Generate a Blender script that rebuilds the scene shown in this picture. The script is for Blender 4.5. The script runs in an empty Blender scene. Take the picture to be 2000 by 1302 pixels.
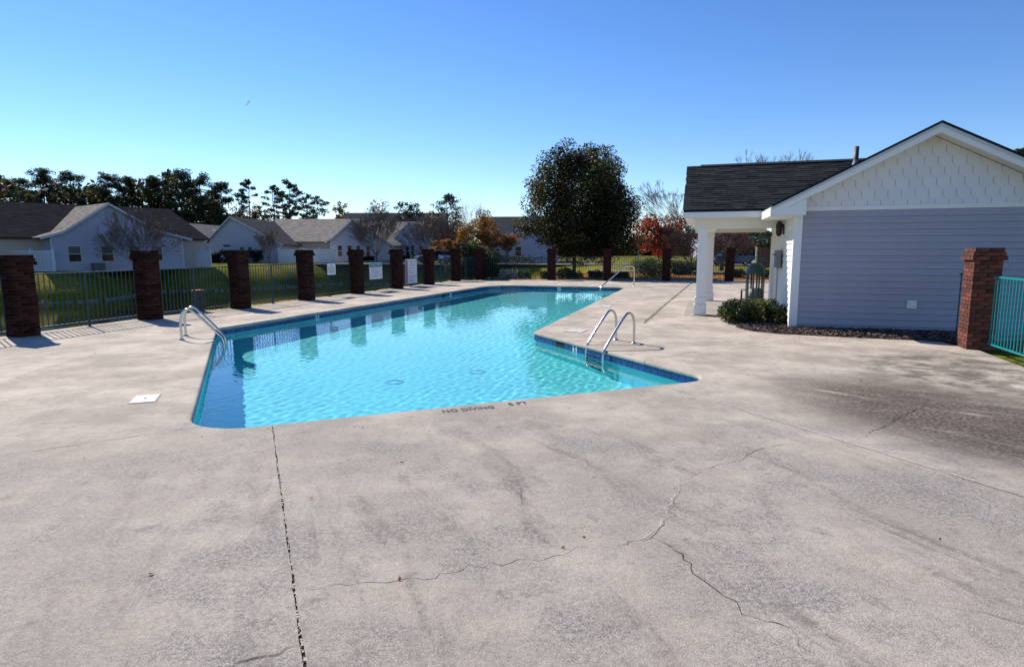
import bpy, math, random
import numpy as np
from mathutils import Vector, Matrix
from mathutils.geometry import tessellate_polygon

S = bpy.context.scene
COL = S.collection
random.seed(7)
RAD = math.radians

# ------------------------------------------------------------------ camera
FOC, PITCH_PX, EYE, ROLL = 1200.0, 166.0, 1.7, 0.004
TH = math.atan(PITCH_PX / FOC)
cam = bpy.data.objects.new('camera', bpy.data.cameras.new('camera'))
COL.objects.link(cam)
S.camera = cam
cam.data.sensor_width = 36
cam.data.lens = 36 * FOC / 2000
cam.data.clip_start = 0.05
cam.data.clip_end = 9000
cam.matrix_world = (Matrix.Translation((0, 0, EYE)) @ Matrix.Rotation(math.pi / 2 - TH, 4, 'X')
                    @ Matrix.Rotation(-ROLL, 4, 'Z'))

# ------------------------------------------------------------------ world, sun, exposure
SUN_EL, SUN_AZ = RAD(40), RAD(-45)
w = bpy.data.worlds.new('World'); S.world = w; w.use_nodes = True
nt = w.node_tree
sky = nt.nodes.new('ShaderNodeTexSky'); sky.sky_type = 'NISHITA'; sky.sun_disc = False
sky.sun_elevation = SUN_EL; sky.sun_rotation = SUN_AZ
sky.altitude = 0; sky.air_density = 1.0; sky.dust_density = 0.0; sky.ozone_density = 3.0
hs = nt.nodes.new('ShaderNodeHueSaturation'); hs.inputs['Saturation'].default_value = 1.10
sg_ = nt.nodes.new('ShaderNodeGamma'); sg_.inputs[1].default_value = 1.18
tint = nt.nodes.new('ShaderNodeMix'); tint.data_type = 'RGBA'; tint.blend_type = 'MULTIPLY'; tint.inputs[0].default_value = 1
tint.inputs[7].default_value = (.87, .925, 1.09, 1)
bg = nt.nodes['Background']
nt.links.new(sky.outputs[0], sg_.inputs[0]); nt.links.new(sg_.outputs[0], hs.inputs['Color']); nt.links.new(hs.outputs[0], tint.inputs[6]); nt.links.new(tint.outputs[2], bg.inputs[0])
bg.inputs[1].default_value = 0.082
sl = bpy.data.lights.new('sun', 'SUN'); sl.energy = 5.0; sl.angle = RAD(0.5); sl.color = (1.0, .92, .81)
so = bpy.data.objects.new('sun', sl); COL.objects.link(so)
sdir = Vector((math.sin(SUN_AZ) * math.cos(SUN_EL), math.cos(SUN_AZ) * math.cos(SUN_EL), math.sin(SUN_EL)))
so.rotation_euler = sdir.to_track_quat('Z', 'Y').to_euler()
sl.cycles.is_caustics_light = True
S.view_settings.view_transform = 'Standard'; S.view_settings.look = 'None'
S.view_settings.exposure = 0.38; S.view_settings.gamma = 1
S.view_settings.use_curve_mapping = False
S.cycles.use_denoising = True
S.cycles.max_bounces = 10; S.cycles.transparent_max_bounces = 12
S.cycles.caustics_refractive = True; S.cycles.caustics_reflective = False
S.cycles.sample_clamp_indirect = 6

# ------------------------------------------------------------------ survey: site coordinates
def G(x, y, z=0.):
    X = x - 1000.; Y = 651. - y
    c, s = math.cos(ROLL), math.sin(ROLL)
    X, Y = X * c + Y * s, -X * s + Y * c
    u, v = X / FOC, Y / FOC
    dy = math.cos(TH) + v * math.sin(TH); dz = v * math.cos(TH) - math.sin(TH)
    t = (z - EYE) / dz
    return Vector((u * t, dy * t))

def AT(x, y, Y):
    """a bearing and height seen from the survey point, at distance Y"""
    X = x - 1000.; V = 651. - y
    c, s = math.cos(ROLL), math.sin(ROLL)
    X, V = X * c + V * s, -X * s + V * c
    u, v = X / FOC, V / FOC
    dy = math.cos(TH) + v * math.sin(TH); dz = v * math.cos(TH) - math.sin(TH)
    return Vector((u / dy * Y, Y, EYE + dz / dy * Y))

# ------------------------------------------------------------------ materials
MATS = {}
def mat(name, color, rough=.8, var=.0, scale=8., bump=0., bscale=60., metal=0., spec=.5, rnd=0., detail=4, stretch=None,
        trans=None, col2=None):
    if name in MATS: return MATS[name]
    m = bpy.data.materials.new(name); m.use_nodes = True; MATS[name] = m
    n = m.node_tree; L = n.links; b = n.nodes['Principled BSDF']
    b.inputs['Roughness'].default_value = rough; b.inputs['Metallic'].default_value = metal
    b.inputs['Specular IOR Level'].default_value = spec
    b.inputs['Base Color'].default_value = (*color, 1)
    tc = n.nodes.new('ShaderNodeTexCoord')
    co = tc.outputs['Object']
    if stretch:
        mp = n.nodes.new('ShaderNodeMapping'); mp.inputs['Scale'].default_value = stretch
        L.new(co, mp.inputs[0]); co = mp.outputs[0]
    cur = None
    if var > 0 or col2:
        t = n.nodes.new('ShaderNodeTexNoise'); t.inputs['Scale'].default_value = scale; t.inputs['Detail'].default_value = detail
        L.new(co, t.inputs['Vector'])
        r = n.nodes.new('ShaderNodeValToRGB')
        r.color_ramp.elements[0].position = .3; r.color_ramp.elements[1].position = .7
        a = [max(0, c * (1 - var)) for c in color]; bb = col2 or [min(1, c * (1 + var)) for c in color]
        r.color_ramp.elements[0].color = (*a, 1); r.color_ramp.elements[1].color = (*bb, 1)
        L.new(t.outputs['Fac'], r.inputs[0]); cur = r.outputs[0]
    if rnd > 0:
        oi = n.nodes.new('ShaderNodeObjectInfo')
        mr = n.nodes.new('ShaderNodeMapRange'); mr.inputs[3].default_value = 1 - rnd; mr.inputs[4].default_value = 1 + rnd
        L.new(oi.outputs['Random'], mr.inputs[0])
        mx = n.nodes.new('ShaderNodeVectorMath'); mx.operation = 'SCALE'
        if cur is None:
            mx.inputs[0].default_value = color
        else:
            L.new(cur, mx.inputs[0])
        L.new(mr.outputs[0], mx.inputs['Scale']); cur = mx.outputs[0]
    if cur is not None: L.new(cur, b.inputs['Base Color'])
    if bump > 0:
        t2 = n.nodes.new('ShaderNodeTexNoise'); t2.inputs['Scale'].default_value = bscale; t2.inputs['Detail'].default_value = 3
        L.new(co, t2.inputs['Vector'])
        bp = n.nodes.new('ShaderNodeBump'); bp.inputs['Strength'].default_value = bump; bp.inputs['Distance'].default_value = .01
        L.new(t2.outputs['Fac'], bp.inputs['Height']); L.new(bp.outputs[0], b.inputs['Normal'])
    if trans:
        o = n.nodes['Material Output']
        tr = n.nodes.new('ShaderNodeBsdfTranslucent'); tr.inputs[0].default_value = (*trans, 1)
        ad = n.nodes.new('ShaderNodeMixShader'); ad.inputs[0].default_value = .3
        L.new(b.outputs[0], ad.inputs[1]); L.new(tr.outputs[0], ad.inputs[2]); L.new(ad.outputs[0], o.inputs[0])
    return m

def siding_mat(name, color, pitch):
    """far lap siding: saw-tooth relief in height"""
    m = mat(name, color, .6, var=.04, scale=.8)
    n = m.node_tree; L = n.links; b = n.nodes['Principled BSDF']
    tc = n.nodes.new('ShaderNodeTexCoord'); wv = n.nodes.new('ShaderNodeTexWave')
    wv.wave_profile = 'SAW'; wv.bands_direction = 'Z'; wv.inputs['Scale'].default_value = 1 / pitch / 3.1416 * math.pi / 2 / 3.1416
    wv.inputs['Scale'].default_value = .314 / pitch
    L.new(tc.outputs['Object'], wv.inputs['Vector'])
    bp = n.nodes.new('ShaderNodeBump'); bp.inputs['Distance'].default_value = .02; bp.inputs['Strength'].default_value = .5
    bp.invert = True
    L.new(wv.outputs['Fac'], bp.inputs['Height']); L.new(bp.outputs[0], b.inputs['Normal'])
    return m

def roof_mat(name, color, var=.25):
    m = mat(name, color, 1., spec=.0)
    n = m.node_tree; L = n.links; b = n.nodes['Principled BSDF']
    tc = n.nodes.new('ShaderNodeTexCoord')
    t = n.nodes.new('ShaderNodeTexNoise'); t.inputs['Scale'].default_value = 1.2; t.inputs['Detail'].default_value = 8
    mp = n.nodes.new('ShaderNodeMapping'); mp.inputs['Scale'].default_value = (1.2, 1.2, 7)
    L.new(tc.outputs['Object'], mp.inputs[0]); L.new(mp.outputs[0], t.inputs['Vector'])
    r = n.nodes.new('ShaderNodeValToRGB'); r.color_ramp.elements[0].position = .35; r.color_ramp.elements[1].position = .65
    r.color_ramp.elements[0].color = (*[c * (1 - var) for c in color], 1); r.color_ramp.elements[1].color = (*[c * (1 + var) for c in color], 1)
    L.new(t.outputs['Fac'], r.inputs[0]); L.new(r.outputs[0], b.inputs['Base Color'])
    return m

def concrete_mat():
    m = bpy.data.materials.new('weathered concrete'); m.use_nodes = True
    n = m.node_tree; L = n.links; b = n.nodes['Principled BSDF']; N = n.nodes.new
    b.inputs['Roughness'].default_value = .9; b.inputs['Specular IOR Level'].default_value = .25
    tc = N('ShaderNodeTexCoord'); co = tc.outputs['Object']
    def noise(sc, det=5, rough=.55, stretch=None, dist=0.):
        t = N('ShaderNodeTexNoise'); t.inputs['Scale'].default_value = sc; t.inputs['Detail'].default_value = det
        t.inputs['Roughness'].default_value = rough; t.inputs['Distortion'].default_value = dist
        src = co
        if stretch:
            mp = N('ShaderNodeMapping'); mp.vector_type = 'TEXTURE'; mp.inputs['Scale'].default_value = stretch[0]; mp.inputs['Rotation'].default_value = (0, 0, stretch[1])
            L.new(co, mp.inputs[0]); src = mp.outputs[0]
        L.new(src, t.inputs['Vector']); return t.outputs['Fac']
    def ramp(x, p0, p1, c0=0., c1=1.):
        r = N('ShaderNodeMapRange'); r.interpolation_type = 'SMOOTHSTEP'
        r.inputs[1].default_value = p0; r.inputs[2].default_value = p1; r.inputs[3].default_value = c0; r.inputs[4].default_value = c1
        L.new(x, r.inputs[0]); return r.outputs[0]
    def mixc(f, a, c):
        x = N('ShaderNodeMix'); x.data_type = 'RGBA'
        if isinstance(f, float): x.inputs[0].default_value = f
        else: L.new(f, x.inputs[0])
        for s, v in ((6, a), (7, c)):
            if isinstance(v, tuple): x.inputs[s].default_value = (*v, 1)
            else: L.new(v, x.inputs[s])
        return x.outputs[2]
    def math_(op, a, c):
        x = N('ShaderNodeMath'); x.operation = op; x.use_clamp = True
        for s, v in ((0, a), (1, c)):
            if isinstance(v, float): x.inputs[s].default_value = v
            else: L.new(v, x.inputs[s])
        return x.outputs[0]
    def blob(cx, cy, rx, ry, rot=0., soft=.5):
        mp = N('ShaderNodeMapping'); mp.vector_type = 'TEXTURE'
        mp.inputs['Location'].default_value = (cx, cy, 0); mp.inputs['Rotation'].default_value = (0, 0, rot); mp.inputs['Scale'].default_value = (rx, ry, 50)
        L.new(co, mp.inputs[0])
        ln = N('ShaderNodeVectorMath'); ln.operation = 'LENGTH'; L.new(mp.outputs[0], ln.inputs[0])
        return ramp(ln.outputs['Value'], soft, 1.2, 1., 0.)
    big = noise(.9, 8, .72)
    c = mixc(ramp(big, .35, .68), (.355, .302, .243), (.60, .52, .425))
    # worn patches where cement paste has gone and grey aggregate shows
    worn = math_('MULTIPLY', ramp(noise(1.1, 7, .65), .46, .62), blob(.5, 3.6, 8.5, 3.6, .1, .45))
    fine = noise(120, 2, .6)
    sp2 = noise(34, 9, .86)
    agg = mixc(math_('ADD', math_('MULTIPLY', ramp(fine, .36, .62), .5), math_('MULTIPLY', ramp(sp2, .42, .58), .5)), (.075, .066, .058), (.48, .45, .405))
    c = mixc(math_('ADD', math_('MULTIPLY', worn, .48), math_('MULTIPLY', blob(0, 2.6, 9, 5.0, 0, .35), .44)), c, agg)
    # shell / quartz bits
    vo = N('ShaderNodeTexVoronoi'); vo.inputs['Scale'].default_value = 26; vo.inputs['Randomness'].default_value = 1
    L.new(co, vo.inputs['Vector'])
    sp = ramp(vo.outputs['Distance'], .08, .13, 1., 0.)
    bw = N('ShaderNodeSeparateColor'); L.new(vo.outputs['Color'], bw.inputs[0])
    sp = math_('MULTIPLY', sp, ramp(bw.outputs[0], .6, .7))
    near = blob(0, 3.0, 9, 3.4, 0., .5)
    c = mixc(math_('MULTIPLY', math_('MULTIPLY', sp, near), .55), c, (.62, .60, .57))
    # sand grain
    g2 = noise(140, 2, .6)
    c = mixc(math_('MULTIPLY', ramp(g2, .3, .7), .30), c, mixc(.5, c, (.13, .12, .11)))
    # soft drip / rake streaks of dirt
    st = noise(1.4, 9, .74, ((2.2, .42, 1), RAD(115)), .5)
    c = mixc(math_('MULTIPLY', math_('MULTIPLY', ramp(st, .50, .68), math_('MULTIPLY', blob(2.6, 3.4, 6, 3.4, 0, .45), ramp(noise(19, 6, .8), .34, .58))), .72), c, (.12, .098, .084))
    # small dark pits
    pit = noise(5.5, 11, .80)
    c = mixc(math_('MULTIPLY', ramp(pit, .53, .68), .55), c, (.125, .105, .09))
    # mildew field on the right slab
    mm = math_('MULTIPLY', blob(4.75, 5.6, 3.0, 1.5, RAD(113), .45), math_('MULTIPLY', ramp(noise(1.5, 12, .84, ((2.4, .5, 1), RAD(138)), .6), .30, .50), ramp(noise(26, 5, .8), .30, .56, .35, 1.)))
    c = mixc(math_('MULTIPLY', mm, .92), c, (.050, .034, .025))
    mm2 = math_('MULTIPLY', blob(6.2, 8.3, 2.3, 1.7, RAD(60), .35), ramp(noise(2.4, 7, .7), .36, .62))
    c = mixc(math_('MULTIPLY', mm2, .82), c, (.085, .068, .055))
    L.new(c, b.inputs['Base Color'])
    h = math_('ADD', math_('MULTIPLY', fine, .6), math_('MULTIPLY', noise(24, 6, .7), .5))
    bp = N('ShaderNodeBump'); bp.inputs['Strength'].default_value = .8; bp.inputs['Distance'].default_value = .008
    L.new(h, bp.inputs['Height']); L.new(bp.outputs[0], b.inputs['Normal'])
    return m

def ground_mat():
    m = bpy.data.materials.new('lawn and pine straw'); m.use_nodes = True
    n = m.node_tree; L = n.links; b = n.nodes['Principled BSDF']; N = n.nodes.new
    b.inputs['Roughness'].default_value = 1; b.inputs['Specular IOR Level'].default_value = .1
    tc = N('ShaderNodeTexCoord'); co = tc.outputs['Object']
    def noise(sc, det=5):
        t = N('ShaderNodeTexNoise'); t.inputs['Scale'].default_value = sc; t.inputs['Detail'].default_value = det
        L.new(co, t.inputs['Vector']); return t.outputs['Fac']
    def rampc(x, stops):
        r = N('ShaderNodeValToRGB'); L.new(x, r.inputs[0])
        while len(r.color_ramp.elements) < len(stops): r.color_ramp.elements.new(.5)
        for e, (p, c) in zip(r.color_ramp.elements, stops): e.position = p; e.color = (*c, 1)
        return r.outputs[0]
    g = rampc(noise(.35, 9), [(.3, (.060, .085, .007)), (.5, (.18, .18, .013)), (.7, (.31, .24, .03))])
    f = rampc(noise(9, 6), [(.3, (.35, .35, .35)), (.7, (1.25, 1.25, 1.25))])
    mx = N('ShaderNodeMix'); mx.data_type = 'RGBA'; mx.blend_type = 'MULTIPLY'; mx.inputs[0].default_value = 1
    L.new(g, mx.inputs[6]); L.new(f, mx.inputs[7])
    straw = rampc(noise(6, 8), [(.3, (.16, .065, .02)), (.55, (.40, .19, .06)), (.75, (.46, .30, .13))])
    at = N('ShaderNodeAttribute'); at.attribute_name = 'straw'
    m2 = N('ShaderNodeMix'); m2.data_type = 'RGBA'; L.new(at.outputs['Fac'], m2.inputs[0])
    L.new(mx.outputs[2], m2.inputs[6]); L.new(straw, m2.inputs[7])
    L.new(m2.outputs[2], b.inputs['Base Color'])
    bp = N('ShaderNodeBump'); bp.inputs['Strength'].default_value = 1; bp.inputs['Distance'].default_value = .06
    L.new(noise(14, 5), bp.inputs['Height']); L.new(bp.outputs[0], b.inputs['Normal'])
    return m

M_CONC = concrete_mat()
M_GROUND = ground_mat()
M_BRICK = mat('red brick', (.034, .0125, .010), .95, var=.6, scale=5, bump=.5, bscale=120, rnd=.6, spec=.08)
M_BRICK_SUN = mat('sunlit red brick', (.13, .036, .022), .9, var=.6, scale=6, bump=.5, bscale=120, rnd=.45)  # same brick as the row, sunlight brightened into the colour
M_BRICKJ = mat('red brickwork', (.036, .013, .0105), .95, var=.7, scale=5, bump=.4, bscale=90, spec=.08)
M_MORTAR = mat('mortar', (.05, .037, .031), .95, var=.3, scale=20, bump=.4, spec=.08)
M_TEAL_SHADE = mat('teal painted iron', (.006, .040, .050), .45, var=.1, scale=4)  # backlit fence runs: shade is darkened into the paint colour
M_TEAL_SUN = mat('sunlit teal painted iron', (.008, .23, .25), .38, var=.05, scale=4)  # same fence paint, its colour lifted to look sunlit
M_FTRIM = mat('dull house trim', (.52, .54, .60), .6, var=.04, scale=2)
M_WHITE = mat('white trim paint', (.80, .80, .78), .45, var=.03, scale=2)
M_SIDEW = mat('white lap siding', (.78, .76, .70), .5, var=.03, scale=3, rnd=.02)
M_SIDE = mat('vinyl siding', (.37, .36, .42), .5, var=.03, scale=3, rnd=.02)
M_SCAL = mat('scalloped shake paint', (.74, .745, .76), .55, var=.03, scale=3, rnd=.03)
M_CEIL = mat('soffit paint', (.76, .73, .66), .6, var=.03)
M_SHING = mat('charcoal shingle', (.017, .021, .023), .95, var=.35, scale=30, bump=.5, bscale=150, rnd=.55, spec=.12)
M_STEEL = mat('stainless steel', (.62, .60, .55), .22, metal=1.)
M_PLAST = mat('pool plaster', (.16, .85, .91), .7, var=.05, scale=.6)
M_TILE = mat('blue glazed tile', (.012, .05, .19), .18, var=.25, scale=30, rnd=.25)
M_GROUT = mat('pale grout', (.30, .45, .52), .8)
M_TILEW = mat('white glazed tile', (.72, .76, .78), .25)
M_BLACK = mat('black print', (.02, .02, .022), .7)
M_FADED = mat('faded stencil paint', (.06, .055, .06), .85, var=.5, scale=30)
M_DARK = mat('dark void', (.012, .012, .012), .9)
M_DIRT = mat('joint dirt', (.035, .028, .022), 1, var=.5, scale=20)
M_CRACK = mat('crack dirt', (.07, .06, .05), 1, var=.4, scale=20)
M_SEAL = mat('pale crack filler', (.50, .45, .40), .9)
M_MULCH = mat('bark mulch', (.07, .045, .034), 1, var=.6, scale=25, bump=1, bscale=60)
M_BARK = mat('bark', (.085, .065, .05), 1, var=.35, scale=6, bump=.6, bscale=20)
M_BARKP = mat('pine bark', (.075, .045, .03), 1, var=.4, scale=4)
M_TWIG = mat('grey brown twigs', (.15, .115, .095), 1, var=.3, scale=2)
M_GLASS = mat('window glass', (.010, .012, .016), .12, spec=.35)
M_GLASSB = mat('window blind', (.10, .10, .10), .5)
M_VINYL = mat('white vinyl fence', (.72, .74, .78), .45, var=.03)
M_HWALL = siding_mat('house siding', (.42, .42, .50), .2)
M_HCREAM = siding_mat('house siding cream', (.50, .41, .34), .2)
M_ROOF1 = roof_mat('shaded grey roof', (.040, .036, .037))  # house one's main slope: its shade is darkened into the colour
M_ROOF2 = roof_mat('sunlit brown grey roof', (.25, .23, .20))  # slopes towards the sun: the lit tone is put into the colour
M_ROOF3 = roof_mat('shaded slate roof', (.075, .077, .078))  # dark roofs; on house two's first wing it paints in slope shade
M_METER = mat('grey meter box', (.20, .22, .22), .5)
M_RED = mat('red print', (.45, .03, .04), .7)
M_SIGN = mat('sign board', (.74, .75, .78), .5)
M_SIGNT = mat('sign teal band', (.01, .19, .24), .5)
M_SIGNP = mat('sign purple band', (.26, .15, .32), .5)
M_STONE = mat('bank stones', (.26, .23, .19), .9, var=.4, scale=3)
M_PAVE = mat('asphalt', (.06, .06, .062), .9, var=.2, scale=3)
def leaf(name, c, t=None, r=.55, spec=.35):
    return mat(name, c, r, var=.0, trans=t or tuple(min(1, x * 1.5) for x in c), spec=spec)
L_PEAR = [leaf('pear leaf dark', (.008, .012, .004), (.012, .018, .004)), leaf('pear leaf green', (.050, .060, .014), (.10, .13, .015)),
          leaf('pear leaf bronze', (.11, .048, .014), (.30, .13, .02))]
L_PINE = [leaf('pine needles dark', (.018, .028, .014), (.03, .045, .015)), leaf('pine needles green', (.045, .062, .024), (.08, .11, .03))]
L_OAK = [leaf('evergreen leaf dark', (.018, .026, .011)), leaf('evergreen leaf olive', (.055, .062, .02))]
L_RED = [leaf('red leaf', (.30, .028, .028), (.75, .06, .05)), leaf('rust leaf', (.26, .09, .022), (.65, .22, .04)), leaf('olive leaf', (.05, .055, .015))]
L_GOLD = [leaf('orange leaf', (.30, .11, .018), (.65, .25, .03)), leaf('gold leaf', (.33, .20, .02), (.7, .42, .04)), leaf('brown leaf', (.13, .06, .02))]
L_RUST = [leaf('rust oak leaf', (.22, .085, .02), (.5, .2, .03)), leaf('brown oak leaf', (.12, .055, .02))]
L_SHRUB = [leaf('shrub leaf', (.022, .040, .010)), leaf('shrub leaf bright', (.085, .11, .022), (.16, .2, .03)), leaf('shrub leaf dark', (.010, .018, .006))]
L_HEDGE = [leaf('hedge leaf', (.10, .115, .025), (.2, .22, .04)), leaf('hedge leaf dark', (.03, .04, .012))]
L_GRASS = [leaf('grass blade green', (.13, .155, .012), (.22, .26, .02)), leaf('grass blade straw', (.31, .25, .04), (.42, .35, .05))]

# ------------------------------------------------------------------ builders
class MB:
    def __init__(s): s.v = []; s.f = []; s.m = []
    def add(s, vs, fs, mi=0):
        o = len(s.v); s.v.extend([tuple(v) for v in vs]); s.f.extend([tuple(i + o for i in f) for f in fs]); s.m.extend([mi] * len(fs)); return s
    def box(s, x0, x1, y0, y1, z0, z1, mi=0, T=None):
        vs = [(x, y, z) for x in (x0, x1) for y in (y0, y1) for z in (z0, z1)]
        if T: vs = [T(v) for v in vs]
        return s.add(vs, [(0, 1, 3, 2), (4, 6, 7, 5), (0, 4, 5, 1), (2, 3, 7, 6), (0, 2, 6, 4), (1, 5, 7, 3)], mi)
    def prism(s, poly, z0, z1, mi=0):
        k = len(poly); vs = [(p[0], p[1], z0) for p in poly] + [(p[0], p[1], z1) for p in poly]
        fs = [tuple(range(k, 2 * k)), tuple(range(k - 1, -1, -1))] + [(i, (i + 1) % k, (i + 1) % k + k, i + k) for i in range(k)]
        return s.add(vs, fs, mi)
    def tube(s, path, r, n=8, mi=0, cap=True):
        P = [Vector(p) for p in path]; R = r if isinstance(r, (list, tuple)) else [r] * len(P)
        up = Vector((0, 0, 1)); vs = []; fs = []; prev = None
        for i, p in enumerate(P):
            d = (P[min(i + 1, len(P) - 1)] - P[max(i - 1, 0)]).normalized()
            if prev is None:
                a = d.cross(up)
                if a.length < .05: a = d.cross(Vector((1, 0, 0)))
            else: a = prev - d * prev.dot(d)
            a.normalize(); prev = a; b = d.cross(a)
            for k in range(n):
                t = 2 * math.pi * k / n; vs.append(p + (a * math.cos(t) + b * math.sin(t)) * R[i])
        for i in range(len(P) - 1):
            for k in range(n):
                fs.append((i * n + k, i * n + (k + 1) % n, (i + 1) * n + (k + 1) % n, (i + 1) * n + k))
        if cap: fs += [tuple(range(n - 1, -1, -1)), tuple(range((len(P) - 1) * n, len(P) * n))]
        return s.add(vs, fs, mi)
    def lathe(s, prof, n=20, cx=0, cy=0, mi=0):
        vs = []; fs = []
        for r, z in prof:
            for k in range(n):
                t = 2 * math.pi * k / n; vs.append((cx + r * math.cos(t), cy + r * math.sin(t), z))
        for i in range(len(prof) - 1):
            for k in range(n): fs.append((i * n + k, i * n + (k + 1) % n, (i + 1) * n + (k + 1) % n, (i + 1) * n + k))
        return s.add(vs, fs, mi)
    def mesh(s, name, mats, smooth=False):
        me = bpy.data.meshes.new(name); me.from_pydata(s.v, [], s.f)
        mats = mats if isinstance(mats, (list, tuple)) else [mats]
        for m in mats: me.materials.append(m)
        if len(mats) > 1: me.polygons.foreach_set('material_index', s.m)
        if smooth: me.polygons.foreach_set('use_smooth', [True] * len(me.polygons))
        me.update(); return me
    def build(s, name, mats, parent=None, smooth=False, kind=None, loc=None, rz=0., bevel=0.):
        return put(name, s.mesh(name, mats, smooth), parent, loc, rz, kind, bevel)

def put(name, me, parent=None, loc=None, rz=0., kind=None, bevel=0.):
    o = bpy.data.objects.new(name, me); COL.objects.link(o)
    if parent: o.parent = parent
    if loc is not None: o.location = loc
    if rz: o.rotation_euler[2] = rz
    if kind: o['kind'] = kind
    if bevel:
        b = o.modifiers.new('edge', 'BEVEL'); b.width = bevel; b.segments = 2; b.limit_method = 'ANGLE'
    return o

def tag(o, label, cat, group=None):
    o['label'] = label; o['category'] = cat
    if group: o['group'] = group
    return o
def thing(name, label, cat, loc=(0, 0, 0), rz=0., group=None):
    o = bpy.data.objects.new(name, None); COL.objects.link(o); o.empty_display_size = .1
    o.location = loc; o.rotation_euler[2] = rz
    return tag(o, label, cat, group)

def quads_mesh(name, C, size, mats, mi, aspect=.6, rng=None, flat=0., smooth=False):
    """one small pointed quad per point of C (a leaf, a needle tuft, a blade)"""
    rng = rng or np.random.default_rng(1); n = len(C)
    a = rng.normal(size=(n, 3)); a[:, 2] *= (1 - flat); a /= np.linalg.norm(a, axis=1)[:, None]
    b = rng.normal(size=(n, 3)); b -= (b * a).sum(1)[:, None] * a; b /= np.linalg.norm(b, axis=1)[:, None]
    sz = (size if np.ndim(size) else np.full(n, size)) * rng.uniform(.7, 1.3, n)
    a *= sz[:, None] / 2; b *= (sz * aspect)[:, None] / 2
    V = np.stack([C - a, C + b - a * .1, C + a, C - b - a * .1], 1).reshape(-1, 3)
    me = bpy.data.meshes.new(name); me.vertices.add(4 * n); me.loops.add(4 * n); me.polygons.add(n)
    me.vertices.foreach_set('co', V.astype(np.float32).ravel())
    me.loops.foreach_set('vertex_index', np.arange(4 * n, dtype=np.int32))
    me.polygons.foreach_set('loop_start', np.arange(0, 4 * n, 4, dtype=np.int32))
    me.polygons.foreach_set('loop_total', np.full(n, 4, dtype=np.int32))
    for m in mats: me.materials.append(m)
    me.polygons.foreach_set('material_index', np.asarray(mi, dtype=np.int32)); me.update(calc_edges=True)
    return me

def branches(rng, base, height, spread, r0, levels=5, n0=1, trunk=.3, lean=(0, 0), vase=False, kids=3, seglen=.62, wob=.22, cs=None):
    """list of tapered segments (p0, p1, r0, r1) and the twig tips"""
    segs = []; tips = []
    def grow(p, d, L, r, lev):
        k = 3; q = p; rr = r
        for i in range(k):
            d2 = (d + Vector((rng.gauss(0, wob * .4), rng.gauss(0, wob * .4), rng.gauss(0, wob * .25) + (.05 if vase else .03)))).normalized()
            e = q + d2 * (L / k); r2 = rr * .84
            segs.append((q, e, rr, r2)); q = e; rr = r2; d = d2
            if lev < levels and i == 1 and lev > 0 and not (vase and lev > 2):
                sd = side(d, .6); grow(q, sd, L * seglen * .8, rr * .55, lev + 1)
        if lev >= levels: tips.append(q); return
        for j in range(kids if lev else n0):
            ang = (spread if lev == 0 else (cs or spread * .75)) * rng.uniform(.5, 1.15)
            az = 6.283 * (j + rng.random() * .7) / max(1, (kids if lev else n0))
            grow(q, side(d, ang, az), L * seglen * rng.uniform(.85, 1.2) * (2.6 if lev == 0 and vase else 1), rr * (.62 if kids > 2 else .7), lev + 1)
    def side(d, ang, az=None):
        az = rng.uniform(0, 6.283) if az is None else az
        a = d.cross(Vector((.3, .9, .2)))
        if a.length < .01: a = d.cross(Vector((1, 0, 0)))
        a.normalize(); b = d.cross(a)
        return (d * math.cos(ang) + (a * math.cos(az) + b * math.sin(az)) * math.sin(ang)).normalized()
    grow(Vector(base), Vector((lean[0], lean[1], 1)).normalized(), height * trunk, r0, 0)
    return segs, tips

def seg_mesh(segs, n=4, minr=.004):
    mb = MB()
    for p, q, a, b in segs:
        d = (q - p)
        if d.length < 1e-4: continue
        d.normalize(); x = d.cross(Vector((.2, .3, .9)))
        if x.length < .01: x = d.cross(Vector((1, 0, 0)))
        x.normalize(); y = d.cross(x); a = max(a, minr); b = max(b, minr); k = n if a > .03 else 3
        vs = []
        for c, r in ((p, a), (q, b)):
            for i in range(k):
                t = 6.2832 * i / k; vs.append(c + (x * math.cos(t) + y * math.sin(t)) * r)
        mb.add(vs, [(i, (i + 1) % k, (i + 1) % k + k, i + k) for i in range(k)])
    return mb

def crown_points(rng, blobs, n, shell=.55):
    """points in a union of ellipsoids, denser near their skins, with a clump id"""
    w_ = np.array([b[3] * b[4] * b[5] for b in blobs]) ** .8; w_ /= w_.sum()
    idx = rng.choice(len(blobs), n, p=w_); B = np.array(blobs)[idx]
    d = rng.normal(size=(n, 3)); d /= np.linalg.norm(d, axis=1)[:, None]
    r = shell + (1 - shell) * rng.random(n) ** .7
    r = np.where(rng.random(n) < .25, rng.random(n) ** .5, r) * (1 + rng.normal(0, .05, n))
    return B[:, :3] + d * r[:, None] * B[:, 3:6], idx, d

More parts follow.
